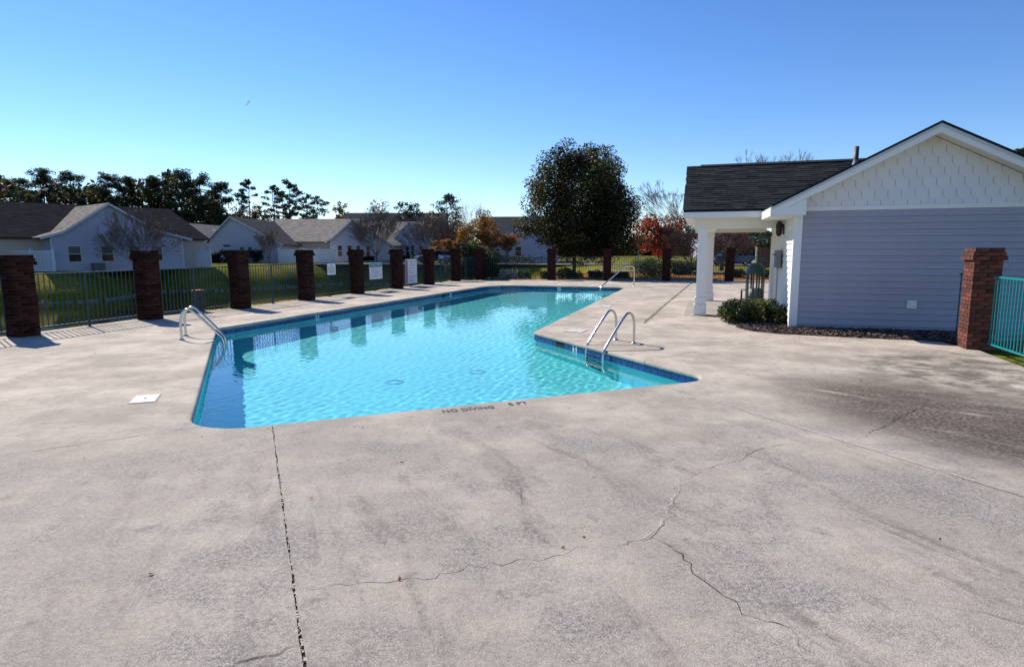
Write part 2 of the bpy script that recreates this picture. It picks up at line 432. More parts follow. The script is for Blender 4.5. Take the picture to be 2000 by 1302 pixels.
# ------------------------------------------------------------------ pool outline
def inter(a, b, c, d):
    d1 = b - a; d2 = d - c; det = d1.x * (-d2.y) + d2.x * d1.y
    t = ((c.x - a.x) * (-d2.y) + d2.x * (c.y - a.y)) / det
    return a + d1 * t
cor = [Vector((-3.06, 5.54)), Vector((-6.46, 13.29)), Vector((-.87, 29.15)), Vector((5.03, 26.95)), Vector((.46, 12.52)), Vector((2.68, 7.85))]
rad = [.62, .55, 1.6, .5, .12, .42]
def rounded(cor, rad, n=10):
    out = []; marks = []
    k = len(cor)
    for i in range(k):
        p = cor[i]; a = (cor[i - 1] - p).normalized(); b = (cor[(i + 1) % k] - p).normalized()
        ang = a.angle(b); t = rad[i] / math.tan(ang / 2); c = p + (a + b).normalized() * (rad[i] / math.sin(ang / 2))
        s = p + a * t; e = p + b * t; v0 = s - c; v1 = e - c; tot = v0.angle_signed(v1)
        st = len(out)
        for j in range(n + 1):
            th = -tot * j / n; out.append(c + Vector((v0.x * math.cos(th) - v0.y * math.sin(th), v0.x * math.sin(th) + v0.y * math.cos(th))))
        marks.append((st, len(out) - 1))
    return out, marks
base_out, marks = rounded(cor, rad)
# insert joint points on the outline
def insert_on(out, p):
    best = None
    for i in range(len(out)):
        a, b = out[i], out[(i + 1) % len(out)]; d = b - a
        t = max(0, min(1, (p - a).dot(d) / max(d.dot(d), 1e-9))); q = a + d * t
        e = (q - p).length
        if best is None or e < best[0]: best = (e, i, t, q)
    _, i, t, q = best
    if t < 1e-3: return out[i]
    if t > 1 - 1e-3: return out[(i + 1) % len(out)]
    out.insert(i + 1, q); return q
OUT = list(base_out)
tile_start = {}
jt = {'h': G(375, 838), 'g': G(388, 735), 'f': Vector((-6.3, 13.1)), 'e': Vector((-.6, 28.9)), 'd': Vector((4.9, 26.9)),
      'c': G(1262, 704), 'b': G(1290, 752), 'a': G(532, 833)}
jp = {k: insert_on(OUT, p) for k, p in jt.items()}
def ext(p, q, key, val):
    d = q - p; t = ((val - p.x) / d.x) if key == 'x' else ((val - p.y) / d.y); return p + d * t
V2 = lambda x, y: Vector((x, y))
jo = {'h': ext(jp['h'], G(0, 890), 'x', -10.6), 'g': ext(jp['g'], G(0, 778), 'x', -10.6), 'f': V2(-9.25, 15.3),
      'e': V2(-2.1, 34.3), 'd': V2(5.2, 32.95), 'c': ext(jp['c'], G(1480, 665), 'x', 7.75), 'b': ext(jp['b'], G(2000, 970), 'y', -6),
      'a': ext(jp['a'], G(595, 1302), 'y', -6)}
between = {('h', 'g'): [], ('g', 'f'): [V2(-10.35, 9.5), V2(-10.12, 12.3)], ('f', 'e'): [V2(-8.12, 18.0), V2(-7.15, 20.9), V2(-6.15, 23.85), V2(-5.15, 26.8), V2(-4.2, 29.8), V2(-3.2, 32.9)],
           ('e', 'd'): [V2(2.2, 33.7)], ('d', 'c'): [V2(11.3, 31.6), V2(17, 30.6), V2(15.5, 20), V2(11.2, 11.6), V2(8.1, 11.2)],
           ('c', 'b'): [V2(7.72, 10.0), V2(7.05, 7.9), V2(6.4, 5.9), V2(9, -6)], ('b', 'a'): [], ('a', 'h'): [V2(-10.6, -6)]}
order = ['h', 'g', 'f', 'e', 'd', 'c', 'b', 'a']
iof = {k: min(range(len(OUT)), key=lambda i: (OUT[i] - jp[k]).length) for k in order}

def nrm(i):
    a = OUT[i - 1]; b = OUT[(i + 1) % len(OUT)]; d = (b - a).normalized(); return Vector((d.y, -d.x))  # points into the pool (outline runs clockwise)
cen = Vector((-.5, 16))
if (cen - OUT[iof['a']]).dot(nrm(iof['a'])) < 0:
    _n = nrm
    def nrm(i): return -_n(i)

# ------------------------------------------------------------------ deck of slabs
deck = bpy.data.objects.new('pool_deck', None); COL.objects.link(deck)
deck['kind'] = 'structure'; deck['label'] = 'weathered concrete pool deck in large slabs around the swimming pool'
def slab(k0, k1):
    i0, i1 = iof[k0], iof[k1]
    idx = []
    i = i0
    while True:
        idx.append(i)
        if i == i1: break
        i = (i + 1) % len(OUT)
    inner = [OUT[i] for i in idx]; nn = [nrm(i) for i in idx]
    outer = [jo[k0]] + between[(k0, k1)] + [jo[k1]]
    # pull the joint edges apart by half a joint
    def pull(p, q, toward, g):
        d = (q - p).normalized(); n = Vector((-d.y, d.x))
        if n.dot(toward - p) < 0: n = -n
        return n * g
    mid = sum((p for p in inner + outer), Vector((0, 0))) / (len(inner) + len(outer))
    g0 = .006 if k0 == 'a' else .0052; g1 = .006 if k1 == 'a' else .0052
    o0 = pull(jp[k0], jo[k0], mid, g0); o1 = pull(jp[k1], jo[k1], mid, g1)
    inner[0] = inner[0] + o0; inner[-1] = inner[-1] + o1; outer[0] = outer[0] + o0; outer[-1] = outer[-1] + o1
    # subdivide + jitter the joint edges a little
    rr = random.Random(k0 + k1)
    def edge(p, q, g):
        n_ = 110 if g > .005 else 30; d = q - p; nn_ = Vector((-d.y, d.x)).normalized()
        return [p + d * (t / n_) + nn_ * rr.uniform(-g, g) * .8 for t in range(1, n_)]
    poly = inner + edge(inner[-1], outer[-1], g1) + outer[::-1] + edge(outer[0], inner[0], g0)
    tris = tessellate_polygon([[Vector((p.x, p.y, 0)) for p in poly]])
    mb = MB()
    off0 = .018
    # the top stops short of the nose; the bullnose rings follow
    k = len(poly); ni = len(inner)
    mb.add([(p.x, p.y, 0.) for p in poly], [t if (poly[t[1]] - poly[t[0]]).cross(poly[t[2]] - poly[t[0]]) > 0 else t[::-1] for t in tris])
    mb.add([(p.x, p.y, z) for z in (0, -.13) for p in poly], [(i, (i + 1) % k, (i + 1) % k + k, i + k) for i in range(ni - 1, k)])
    prof = [(0, 0), (.014, -.004), (.024, -.014), (.028, -.028), (.027, -.048), (.018, -.062), (-.03, -.066)]
    vs = []
    for j in range(ni):
        for (o, z) in prof:
            p = inner[j] + nn[j] * o; vs.append((p.x, p.y, z))
    m = len(prof)
    mb.add(vs, [(j * m + a, (j + 1) * m + a, (j + 1) * m + a + 1, j * m + a + 1) for j in range(ni - 1) for a in range(m - 1)])
    o = mb.build('concrete_slab', M_CONC, deck)
    return o
for i, k in enumerate(order): slab(k, order[(i + 1) % 8])
# dirt bed seen down in the joints
mb = MB(); allp = [p for k in order for p in []]
for k in order:
    a, b = jp[k], jo[k]; d = (b - a).normalized(); n = Vector((-d.y, d.x)); q = .03
    mb.add([(*(a + n * q), -.011), (*(a - n * q), -.011), (*(b - n * q), -.011), (*(b + n * q), -.011)], [(0, 1, 2, 3)])
mb.build('joint_dirt', M_DIRT, deck)

def ribbon(name, pts, w0, mt, parent, z=.0015, jit=.8, seed=1, taper=True, sub=7, wob=.016):
    rr = random.Random(seed); P = [Vector(p) for p in pts]; Q = []
    for a, b in zip(P, P[1:]):
        n = max(2, int((b - a).length / .05)); d = b - a; nn = Vector((-d.y, d.x)).normalized()
        for i in range(n): Q.append(a + d * (i / n) + nn * rr.gauss(0, wob))
    Q.append(P[-1]); vs = []; fs = []
    for i, p in enumerate(Q):
        d = (Q[min(i + 1, len(Q) - 1)] - Q[max(i - 1, 0)]).normalized(); n = Vector((-d.y, d.x))
        ww = w0 * rr.uniform(1 - jit, 1 + jit) * (min(1, .25 + 4 * min(i, len(Q) - 1 - i) / len(Q)) if taper else 1)
        vs += [(*(p + n * ww / 2), z), (*(p - n * ww / 2), z)]
        if i: fs.append((2 * i - 2, 2 * i - 1, 2 * i + 1, 2 * i))
    return MB().add(vs, fs).build(name, mt, parent)
g = lambda L: [G(*p) for p in L]
for i, (pts, wd, mt) in enumerate([
    ([(590, 1150), (640, 1142), (700, 1138), (760, 1133), (850, 1128), (880, 1117), (960, 1100), (1050, 1093), (1150, 1068)], .005, M_CRACK),
    ([(1150, 1068), (1190, 1066), (1210, 1064), (1225, 1055), (1262, 1048), (1280, 1035), (1300, 1010), (1310, 985), (1335, 940)], .009, M_SEAL),
    ([(1150, 1070), (1192, 1068), (1212, 1065), (1227, 1056), (1264, 1050), (1282, 1036), (1303, 1010), (1313, 985), (1337, 940)], .0035, M_CRACK),
    ([(1335, 940), (1380, 915), (1430, 903), (1450, 897), (1455, 885), (1500, 872), (1540, 867), (1580, 860)], .0045, M_CRACK),
    ([(1262, 1048), (1285, 1052), (1315, 1075), (1350, 1100), (1356, 1118), (1400, 1155), (1440, 1188), (1470, 1205), (1520, 1215), (1560, 1245), (1600, 1290)], .006, M_DIRT),
    ([(1670, 858), (1700, 845), (1745, 823), (1760, 812), (1810, 793), (1812, 775), (1795, 758)], .010, M_DIRT),
    ([(440, 1302), (460, 1290), (500, 1290), (540, 1272), (582, 1260)], .007, M_DIRT),
    ([(1500, 1188), (1560, 1178), (1620, 1165)], .004, M_CRACK), ([(1750, 1175), (1850, 1188), (1920, 1198), (2000, 1217), (2100, 1240)], .004, M_CRACK),
    ([(0, 752), (60, 727), (120, 710), (175, 697), (195, 684), (215, 680)], .006, M_CRACK), ([(20, 735), (130, 708), (260, 680)], .004, M_CRACK),
    ([(250, 700), (320, 682), (420, 672)], .004, M_CRACK),
    ([(1560, 762), (1640, 772), (1740, 790)], .007, M_CRACK), ([(1820, 760), (1900, 765), (2000, 772)], .007, M_CRACK),
    ([(1540, 742), (1480, 735), (1400, 722)], .006, M_CRACK), ([(1020, 985), (1015, 965), (1022, 945)], .003, M_CRACK)]):
    ribbon('crack', g(pts), wd * .6, mt, deck, z=.001 + .0004 * i, seed=i)
ribbon('weedy_joint', g([(1258, 631), (1300, 594), (1350, 553)]), .07, mat('weedy dirt', (.14, .125, .06), 1, var=.7, scale=9), deck, z=.0012, jit=.8, seed=50, taper=False, wob=.01)
for k in ('b', 'h'):
    a, b = jp[k], jo[k]; d = (b - a).normalized(); n = Vector((-d.y, d.x))
    ribbon('joint_lip', [a + n * .020, b + n * .020], .013, M_SEAL, deck, z=.0011, jit=.7, seed=77, taper=False, wob=.003)
# debris in the wide joint
rr = random.Random(3); mb = MB()
for i in range(420):
    t = rr.random() ** 1.0; p = jp['a'].lerp(jo['a'], t * .5) + Vector((rr.gauss(0, .012), 0)); s = rr.uniform(.003, .009)
    mb.box(p.x - s, p.x + s * rr.uniform(.5, 1), p.y - s, p.y + s, -.012, -.007 + s * .8)
mb.build('joint_gravel', mat('pale grit', (.42, .37, .28), .9), deck, kind='stuff')

# a few dead leaves blown on to the deck
rg_ = np.random.default_rng(12); Lp = [G(*p) for p in [(1366, 671), (1372, 668), (1640, 740), (1120, 1046), (1150, 1070), (705, 838), (840, 905), (395, 868), (120, 905), (1290, 612), (1300, 605), (1560, 690), (1470, 655), (1620, 676), (1250, 640), (1045, 598), (640, 955), (1835, 1050), (300, 1110), (760, 1180)]]
Lq = np.array([(p.x + rg_.normal(0, .12), p.y + rg_.normal(0, .12), .009) for p in Lp for _ in range(1)] + [(p.x + rg_.normal(0, .3), p.y + rg_.normal(0, .15), .009) for p in (G(1500, 652), G(1450, 645), G(1600, 662)) for _ in range(9)])
put('fallen_leaves', quads_mesh('fallen_leaves', Lq, .032, [L_RUST[0], L_RUST[1]], rg_.integers(0, 2, len(Lq)), .5, rg_, flat=.8), kind='stuff')

# stencilled letters
def text_mesh(txt, size, bold=0.0, ext_=0.0008):
    c = bpy.data.curves.new('lettering', 'FONT'); c.body = txt; c.size = size; c.extrude = ext_; c.align_x = 'LEFT'; c.offset = bold; c.resolution_u = 3
    o = bpy.data.objects.new('tmp_text', c); COL.objects.link(o)
    bpy.context.view_layer.update()
    me = bpy.data.meshes.new_from_object(o); bpy.data.objects.remove(o); bpy.data.curves.remove(c); return me
def letters_on_deck(txt, pL, pR, h):
    me = text_mesh(txt, h, .002); me.materials.clear(); me.materials.append(M_FADED)
    xs = [v.co.x for v in me.vertices]; wdt = max(xs) - min(xs); d = pR - pL
    sx = d.length / wdt
    for v in me.vertices: v.co.x = (v.co.x - min(xs)) * sx
    o = put('stencil_lettering', me, deck, (pL.x, pL.y, .003), math.atan2(d.y, d.x)); return o
letters_on_deck('NO DIVING', G(866, 806), G(967, 797), .155)
letters_on_deck('5 FT', G(996, 792), G(1033, 788.5), .155)

# skimmer lids in the deck
def lid(px, label, grp):
    q = [G(*p) for p in px]; c = sum(q, Vector((0, 0))) / 4
    t = thing('skimmer_lid', label, 'skimmer lid', (c.x, c.y, 0), 0, grp)
    loc = [(p - c) for p in q]
    MB().prism([(p.x * 1.06, p.y * 1.06) for p in loc][::-1], .0015, .005).build('rim', mat('lid rim', (.35, .33, .30), .8), t)
    MB().prism([(p.x * .96, p.y * .96) for p in loc][::-1], .005, .010).build('cover', mat('white lid plastic', (.56, .54, .49), .6, var=.08, scale=6), t)
    MB().lathe([(.0, .0125), (.018, .0125), (.018, .010)], 12).build('finger_hole', M_DARK, t)
lid([(251, 789), (303, 785), (314, 770), (266, 774)], 'square white skimmer lid set in the deck near the long shaded pool corner', 'white skimmer lids in the deck')
lid([(1103, 648), (1136, 650), (1148, 645), (1118, 642)], 'white skimmer lid beside the ladder with the visible steps', 'white skimmer lids in the deck')
lid([(1173, 600), (1192, 600.5), (1196, 596.5), (1178, 596)], 'white skimmer lid on the deck between ladder and far handrail', 'white skimmer lids in the deck')

# ------------------------------------------------------------------ swimming pool
pool = thing('swimming_pool', 'bright turquoise swimming pool with blue waterline tiles, bent in the middle', 'swimming pool')
WZ = -.165; FZ = -1.42
n_o = len(OUT); ring = [OUT[i] - nrm(i) * .012 for i in range(n_o)]
mb = MB()
vs = [(p.x, p.y, z) for z in (-.05, FZ) for p in ring]
mb.add(vs, [(i, (i + 1) % n_o, (i + 1) % n_o + n_o, i + n_o) for i in range(n_o)])
shell_w = mb.build('pool_wall', [M_PLAST], pool)
tris = tessellate_polygon([[Vector((p.x, p.y, 0)) for p in ring]])
mb = MB().add([(p.x, p.y, FZ) for p in ring], [t if (ring[t[1]] - ring[t[0]]).cross(ring[t[2]] - ring[t[0]]) > 0 else t[::-1] for t in tris])
shell_f = mb.build('pool_floor', M_PLAST, pool)
# tile band: grout strip, then each tile a part
ring2 = [OUT[i] - nrm(i) * .009 for i in range(n_o)]
mb = MB(); mb.add([(p.x, p.y, z) for z in (-.064, -.205) for p in ring2], [(i, (i + 1) % n_o, (i + 1) % n_o + n_o, i + n_o) for i in range(n_o)])
grout = mb.build('grout', M_GROUT, pool)
TW = .152
tile_me = MB().box(-TW / 2 + .004, TW / 2 - .004, -.004, .004, -.068, .066).mesh('tile', M_TILE)
tilew_me = MB().box(-TW / 2 + .003, TW / 2 - .003, -.004, .005, -.068, .068).mesh('tile', M_TILEW)
skim_me = MB().box(-TW + .004, TW - .004, -.002, .006, -.066, .072).mesh('skimmer_mouth', M_DARK)
def walk(i0, i1):
    """points every TW along outline from vertex i0 to i1"""
    pts = []; i = i0; acc = TW / 2
    while i != i1:
        j = (i + 1) % n_o; a, b = OUT[i], OUT[j]; L = (b - a).length
        while acc <= L and L > 1e-6:
            pts.append((a.lerp(b, acc / L), (b - a).normalized())); acc += TW
        acc -= L; i = j
    return pts
def vidx(p): return min(range(n_o), key=lambda i: (OUT[i] - p).length)
vis = walk(iof['h'], vidx(base_out[marks[5][1]]))  # left, long, far, return and ladder sides
caus = [shell_w, shell_f, grout]
white_at = [(G(652, 611), None), (G(893, 569.5), None), (G(1085, 560), None), (G(1108, 669), '5')]
skim_at = [G(1079, 662), G(873, 572), G(369, 808)]
n5 = text_mesh('5', .15, .006)
n5.materials.clear(); n5.materials.append(M_BLACK)
n4 = text_mesh('4', .12, .003); n4.materials.clear(); n4.materials.append(M_BLACK)
n3 = text_mesh('3', .12, .003); n3.materials.clear(); n3.materials.append(M_BLACK)
used = set()
for tgt in skim_at:
    k = min(range(len(vis)), key=lambda k: (vis[k][0] - tgt).length); used |= {k, k + 1}
    p = (vis[k][0] + vis[k + 1][0]) / 2 if k + 1 < len(vis) else vis[k][0]; d = vis[k][1]
    put('skimmer_mouth', skim_me, pool, (p.x, p.y, -.135), math.atan2(d.y, d.x))
wk = {}
for (tgt, n_), dm in zip(white_at, (n5, n4, n3, n5)):
    k = min((k for k in range(len(vis)) if k not in used and k not in wk), key=lambda k: (vis[k][0] - tgt).length); wk[k] = dm
for k, (p, d) in enumerate(vis):
    if k in used: continue
    me = tilew_me if k in wk else tile_me
    inn = Vector((d.y, -d.x)); a = math.atan2(-d.y, -d.x)
    # the room-side face points into the water
    o = put('tile', me, pool, (p.x + inn.x * -.001, p.y + inn.y * -.001, -.135), math.atan2(d.y, d.x))
    if k in wk and wk[k] is not None:
        t = put('depth_number', wk[k], o); t.rotation_euler = (math.pi / 2, 0, math.pi); t.location = (.034, .006, -.042)
        if inn.dot(Vector((-d.y, d.x))) < 0:
            t.rotation_euler = (math.pi / 2, 0, 0); t.location = (-.034, -.006, -.042)
mb = MB()
for p, d in walk(vidx(base_out[marks[5][1]]), iof['h']):
    nn_ = Vector((-d.y, d.x)); T = lambda v, p=p, d=d, nn_=nn_: (p.x + d.x * v[0] + nn_.x * v[1], p.y + d.y * v[0] + nn_.y * v[1], v[2] - .135)
    mb.box(-TW / 2 + .004, TW / 2 - .004, -.004, .004, -.068, .066, T=T)
mb.build('tilework', M_TILE, pool, kind='stuff')
# steps in the far corner by the handrail
fr = cor[3]; a_ = (cor[2] - fr).normalized(); b_ = (cor[4] - fr).normalized()
for i, (L, zt) in enumerate([(1.2, -.42), (1.55, -.70), (1.9, -.98)]):
    pts = [fr - (a_ + b_) * .0] + [fr + (a_ * math.cos(t) + b_ * math.sin(t)) * L * 1.1 for t in [k * math.pi / 2 / 8 for k in range(9)]]
    o = MB().prism([(p.x, p.y) for p in pts], FZ + .002 * i, zt).build('step', M_PLAST, pool); caus.append(o)
for (px, py) in ((772, 780), (932, 760)):
    c = G(px, py, -.75)
    o = MB().lathe([(.10, .0), (.11, .03), (.15, .025), (.16, .0)], 20).build('floor_drain', mat('drain cover', (.08, .50, .56), .6), pool, loc=(c.x, c.y, FZ + .002)); caus.append(o)

# water sheet with real ripples
ys = [5.2]
while ys[-1] < 29.6: ys.append(ys[-1] + .028 + .0044 * max(0, ys[-1] - 6))
xs = np.arange(-6.9, 5.3, .029); ys = np.array(ys)
X, Y = np.meshgrid(xs, ys); Z = np.zeros_like(X); rg = random.Random(11)
for i in range(100):
    a = rg.uniform(0, 6.283); lam = rg.choice([.125, .145, .17, .20, .25, .36, .6]) * rg.uniform(.8, 1.2); k = 6.283 / lam
    amp = .0038 / k * (1 if lam < .24 else .35)
    Z += amp * np.sin(k * math.cos(a) * X + k * math.sin(a) * Y + rg.uniform(0, 6.28))
patch = .75 + .35 * np.sin(.7 * X + .31 * Y) * np.sin(.22 * Y - .5 * X + 1)
calm = .16 + .84 / (1 + np.exp((5.6 + X + .52 * (Y - 10.5)) * -1.6)) # sheltered water along the wall
Z = WZ + Z * patch * np.clip(calm, .16, 1)
def inside(px, py, poly):
    c = np.zeros(px.shape, bool); j = len(poly) - 1
    for i in range(len(poly)):
        xi, yi = poly[i]; xj, yj = poly[j]
        with np.errstate(divide='ignore', invalid='ignore'):
            c ^= ((yi > py) != (yj > py)) & (px < (xj - xi) * (py - yi) / (yj - yi + 1e-12) + xi)
        j = i
    return c
big = [tuple(OUT[i] - nrm(i) * .10) for i in range(n_o)]
cx_ = (X[:-1, :-1] + X[1:, 1:]) / 2; cy_ = (Y[:-1, :-1] + Y[1:, 1:]) / 2
keep = inside(cx_, cy_, big); nxp = X.shape[1]
jj, ii = np.nonzero(keep); q = np.stack([jj * nxp + ii, jj * nxp + ii + 1, (jj + 1) * nxp + ii + 1, (jj + 1) * nxp + ii], 1)
u_, inv = np.unique(q, return_inverse=True); q = inv.reshape(-1, 4); VV = np.stack([X, Y, Z], -1).reshape(-1, 3)[u_]
me = bpy.data.meshes.new('water'); me.from_pydata(VV.tolist(), [], q.tolist()); me.polygons.foreach_set('use_smooth', [True] * len(me.polygons))
m = bpy.data.materials.new('pool water'); m.use_nodes = True; n = m.node_tree; n.nodes.clear()
o_ = n.nodes.new('ShaderNodeOutputMaterial'); gl = n.nodes.new('ShaderNodeBsdfGlass'); gl.inputs['IOR'].default_value = 1.33; gl.inputs['Roughness'].default_value = 0
gl.inputs['Color'].default_value = (.97, 1, 1, 1)
n.links.new(gl.outputs[0], o_.inputs[0]); me.materials.append(m)
water = put('water', me, pool); water.cycles.is_caustics_caster = True
for o in caus: o.cycles.is_caustics_receiver = True

# ------------------------------------------------------------------ ladders and handrail
def spline(pts, n=5):
    out = []
    P = [Vector(p) for p in pts]
    for i in range(len(P) - 1):
        p0, p1, p2, p3 = P[max(i - 1, 0)], P[i], P[i + 1], P[min(i + 2, len(P) - 1)]
        for k in range(n):
            t = k / n
            out.append(.5 * ((2 * p1) + (p2 - p0) * t + (2 * p0 - 5 * p1 + 4 * p2 - p3) * t * t + (3 * p1 - p0 - 3 * p2 + p3) * t ** 3))
    out.append(P[-1]); return out
LAD = [(0, 0), (0, .2), (.005, .36), (.05, .49), (.14, .555), (.25, .56), (.36, .50), (.50, .40), (.72, .225), (.88, .09), (.965, .0), (1, -.10), (1, -.22), (1, -.7), (1, -1.15)]
def ladder(anchors, entries, label, steps=True, hs=1.):
    c = (anchors[0] + anchors[1]) / 2
    t = thing('pool_ladder', label, 'pool ladder', (c.x, c.y, 0), 0, 'stainless pool ladders')
    for A_, E_ in zip(anchors, entries):
        d = E_ - A_
        path = spline([(A_.x - c.x + d.x * s, A_.y - c.y + d.y * s, z * hs if z > 0 else z) for s, z in LAD])
        r = MB().tube(path, .0235, 12).build('rail', M_STEEL, t, smooth=True)
        MB().lathe([(.055, .0), (.055, .008), (.035, .022), (.026, .03)], 16, A_.x - c.x, A_.y - c.y).build('anchor_collar', M_STEEL, t, smooth=True)
    if steps:
        e0, e1 = entries[0] - c, entries[1] - c; d = (e1 - e0).normalized(); n_ = Vector((-d.y, d.x))
        for z in (-.20, -.46, -.72, -.98):
            mb = MB()
            T = lambda v: (e0.x + d.x * v[0] + n_.x * v[1], e0.y + d.y * v[0] + n_.y * v[1], v[2])
            mb.box(0.0, (e1 - e0).length, -.03, .03, z - .010, z + .010, T=T); mb.build('step', mat('ladder tread', (.45, .45, .42), .5), t)
a1, a2 = G(1203, 664), G(1238, 671)
ladder([a1, a2], [G(1145, 692, WZ), G(1178, 704.5, WZ)], 'stainless ladder with visible step beside the dark skimmer slot')
a1, a2 = G(355, 664), G(363, 656)
e1 = G(437, 677, WZ); e2 = e1 + (a2 - a1) * .7
ladder([a1, a2], [e1, e2], 'stainless ladder at the shaded pool corner near the brick pillars', hs=1.02)
A_, E_ = G(1238, 559), G(1172, 571, WZ)
t = thing('handrail', 'single slanting stainless handrail over the far pool steps', 'handrail', (A_.x, A_.y, 0))
d = E_ - A_
path = spline([(d.x * s, d.y * s, z) for s, z in [(0, 0), (0, .4), (0, .72), (.03, .84), (.1, .90), (.24, .90), (.34, .84), (.6, .52), (.9, .16), (.97, .05), (1, -.08), (1.02, -.3), (1.03, -.6)]])
MB().tube(path, .028, 12).build('rail', M_STEEL, t, smooth=True)
MB().lathe([(.06, 0), (.06, .01), (.03, .03)], 16).build('anchor_collar', M_STEEL, t, smooth=True)

# ------------------------------------------------------------------ brick pillars
_bm = {}
def brick_me(lx, ly, sun_tone=False):
    k = (round(lx, 3), round(ly, 3), sun_tone)
    if k not in _bm:
        mb = MB(); c = .003; h = .0575
        mb.box(-lx / 2 + c, lx / 2 - c, -ly / 2 + c, ly / 2 - c, 0, h); _bm[k] = mb.mesh('brick', M_BRICK_SUN if sun_tone else M_BRICK)
    return _bm[k]
PS = .41; CH = .0672
def pillar(c, rz, label, each=True, H=1.65, group='brick pillars of the pool fence', sun_tone=False):
    t = thing('brick_pillar', label, 'brick pillar', (c[0], c[1], 0), rz, group)
    nC = int(round(H / CH)); jmb = MB(); rr = random.Random(label)
    for i in range(nC):
        e = {nC - 3: .045, nC - 2: .026, nC - 1: .006}.get(i, 0); s = PS + 2 * e; z = .004 + i * CH; d = .09
        for side_ in (0, 1):
            long_ = (i % 2 == side_)
            # faces normal to y when side_=0
            L = s / 2 if long_ else (s - 2 * d)
            for sg in (-1, 1):
                for cc in ((-s / 4, s / 4) if long_ else (0,)):
                    lx = L - .009; pj = rr.uniform(-.002, .003)
                    px, py = (cc, sg * (s / 2 - d / 2 + pj)) if side_ == 0 else (sg * (s / 2 - d / 2 + pj), cc)
                    dims = (lx, d) if side_ == 0 else (d, lx)
                    if each: put('brick', brick_me(*dims, sun_tone), t, (px, py, z))
                    else: jmb.box(px - dims[0] / 2, px + dims[0] / 2, py - dims[1] / 2, py + dims[1] / 2, z, z + .0575)
    if not each: jmb.build('brickwork', M_BRICKJ, t, kind='stuff')
    mb = MB(); m_ = PS / 2 - .009; mb.box(-m_, m_, -m_, m_, 0, nC * CH - 3 * CH)
    for k_, e in ((3, .045), (2, .026), (1, .006)): mb.box(-m_ - e, m_ + e, -m_ - e, m_ + e, (nC - k_) * CH + .0005 * k_, (nC - k_ + 1) * CH)
    mb.build('mortar', M_MORTAR, t)
    return t
PA = RAD(70.3)
PL = [(-9.80, 12.22), (-8.95, 15.13), (-7.92, 17.90), (-6.95, 20.77), (-5.97, 23.71), (-4.97, 26.65), (-3.98, 29.60), (-2.98, 32.70)]
PF = [(-1.75, 33.95), (2.15, 33.4), (5.05, 32.66), (8.0, 31.93), (11.08, 31.42), (14.3, 30.7)]
labs = ['brick pillar at the pool corner nearest the house with the grey lattice screen, widest of the dark row',
        'brick pillar in front of the spreading bare crape myrtle, second of the long row',
        'brick pillar beyond the ladder in front of the blue grey gable, third of the long row',
        'brick pillar before the white vinyl fence, fourth of the long row',
        'brick pillar between the small square notice and the welcome sign',
        'brick pillar between the welcome sign and the tall rules sign',
        'brick pillar just past the tall rules sign',
        'brick pillar beside the big rounded dark bush']
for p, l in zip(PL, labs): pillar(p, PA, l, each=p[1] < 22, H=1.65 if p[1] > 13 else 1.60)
labf = ['brick pillar half buried in the big rounded dark bush', 'brick pillar below the edge of the big pear tree crown',
        'brick pillar behind the slanting handrail under the big tree', 'brick pillar beside the clipped hedge under the red tree',
        'brick pillar seen between porch column and domed trash can', 'brick pillar of the far fence hidden behind the pool house corner']
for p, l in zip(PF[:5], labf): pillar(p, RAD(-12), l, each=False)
BC = G(1543, 640); BA = RAD(-17); BU = Vector((math.cos(BA), math.sin(BA))); BV = Vector((-math.sin(BA), math.cos(BA)))
RP = G(1886, 682) + BU * .205 + BV * .205
pillar(RP, BA, 'sun-streaked brick pillar in front of the pool house siding beside the bright teal fence', each=True, sun_tone=True)

# ------------------------------------------------------------------ iron fence panels
bar_me = MB().box(-.008, .008, -.008, .008, .10, 1.205).mesh('picket', M_TEAL_SHADE)
bar_me2 = MB().box(-.008, .008, -.008, .008, .10, 1.205).mesh('picket', M_TEAL_SUN)
def fence(p, q, label, off=0., gap=.115, name='iron_fence', post=True, group='teal iron fence panels', n_s=.205, cat='fence panel', zb=.10, mt=None):
    mt = mt or M_TEAL_SHADE
    p, q = Vector(p), Vector(q); d = (q - p).normalized(); n_ = Vector((-d.y, d.x))
    p = p + d * n_s + n_ * off; q = q - d * n_s + n_ * off; L = (q - p).length
    t = thing(name, label, cat, (p.x, p.y, 0), math.atan2(d.y, d.x), group)
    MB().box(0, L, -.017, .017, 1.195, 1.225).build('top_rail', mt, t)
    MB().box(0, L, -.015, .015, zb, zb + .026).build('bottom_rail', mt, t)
    k = int(L / gap); mid = k // 2
    for i in range(k + 1):
        if post and i == mid: continue
        put('picket', bar_me if mt is M_TEAL_SHADE else bar_me2, t, ((i + .5) * L / (k + 1), 0, 0))
    if post:
        x = (mid + .5) * L / (k + 1)
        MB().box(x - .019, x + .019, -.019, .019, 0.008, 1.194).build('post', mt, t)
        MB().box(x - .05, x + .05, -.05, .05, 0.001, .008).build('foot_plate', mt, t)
    return t, p, d, n_, L
flabs = ['fence panel over the sunlit pond bank, between the widest pillar and the next', 'fence panel behind the stainless corner ladder, before the blue gable house',
         'fence panel with open lawn behind, between third and fourth pillars of the long row', 'fence panel carrying the small square notice',
         'fence panel carrying the white and teal welcome sign', 'fence panel carrying the tall rules sign', 'short looking fence panel just past the tall rules sign']
panels = []
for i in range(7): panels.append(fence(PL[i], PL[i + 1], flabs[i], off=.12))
fence(PL[7], PF[0], 'fence panel in front of the big rounded dark bush, at the bend', off=.1)
ff = ['wide fence panel with pale shrubs behind, between bush and big tree', 'fence panel under the big pear tree trunk', 'fence panel behind the handrail before the clipped hedge',
      'fence panel over bright pine straw beside the porch columns', 'fence panel seen behind the domed trash can']
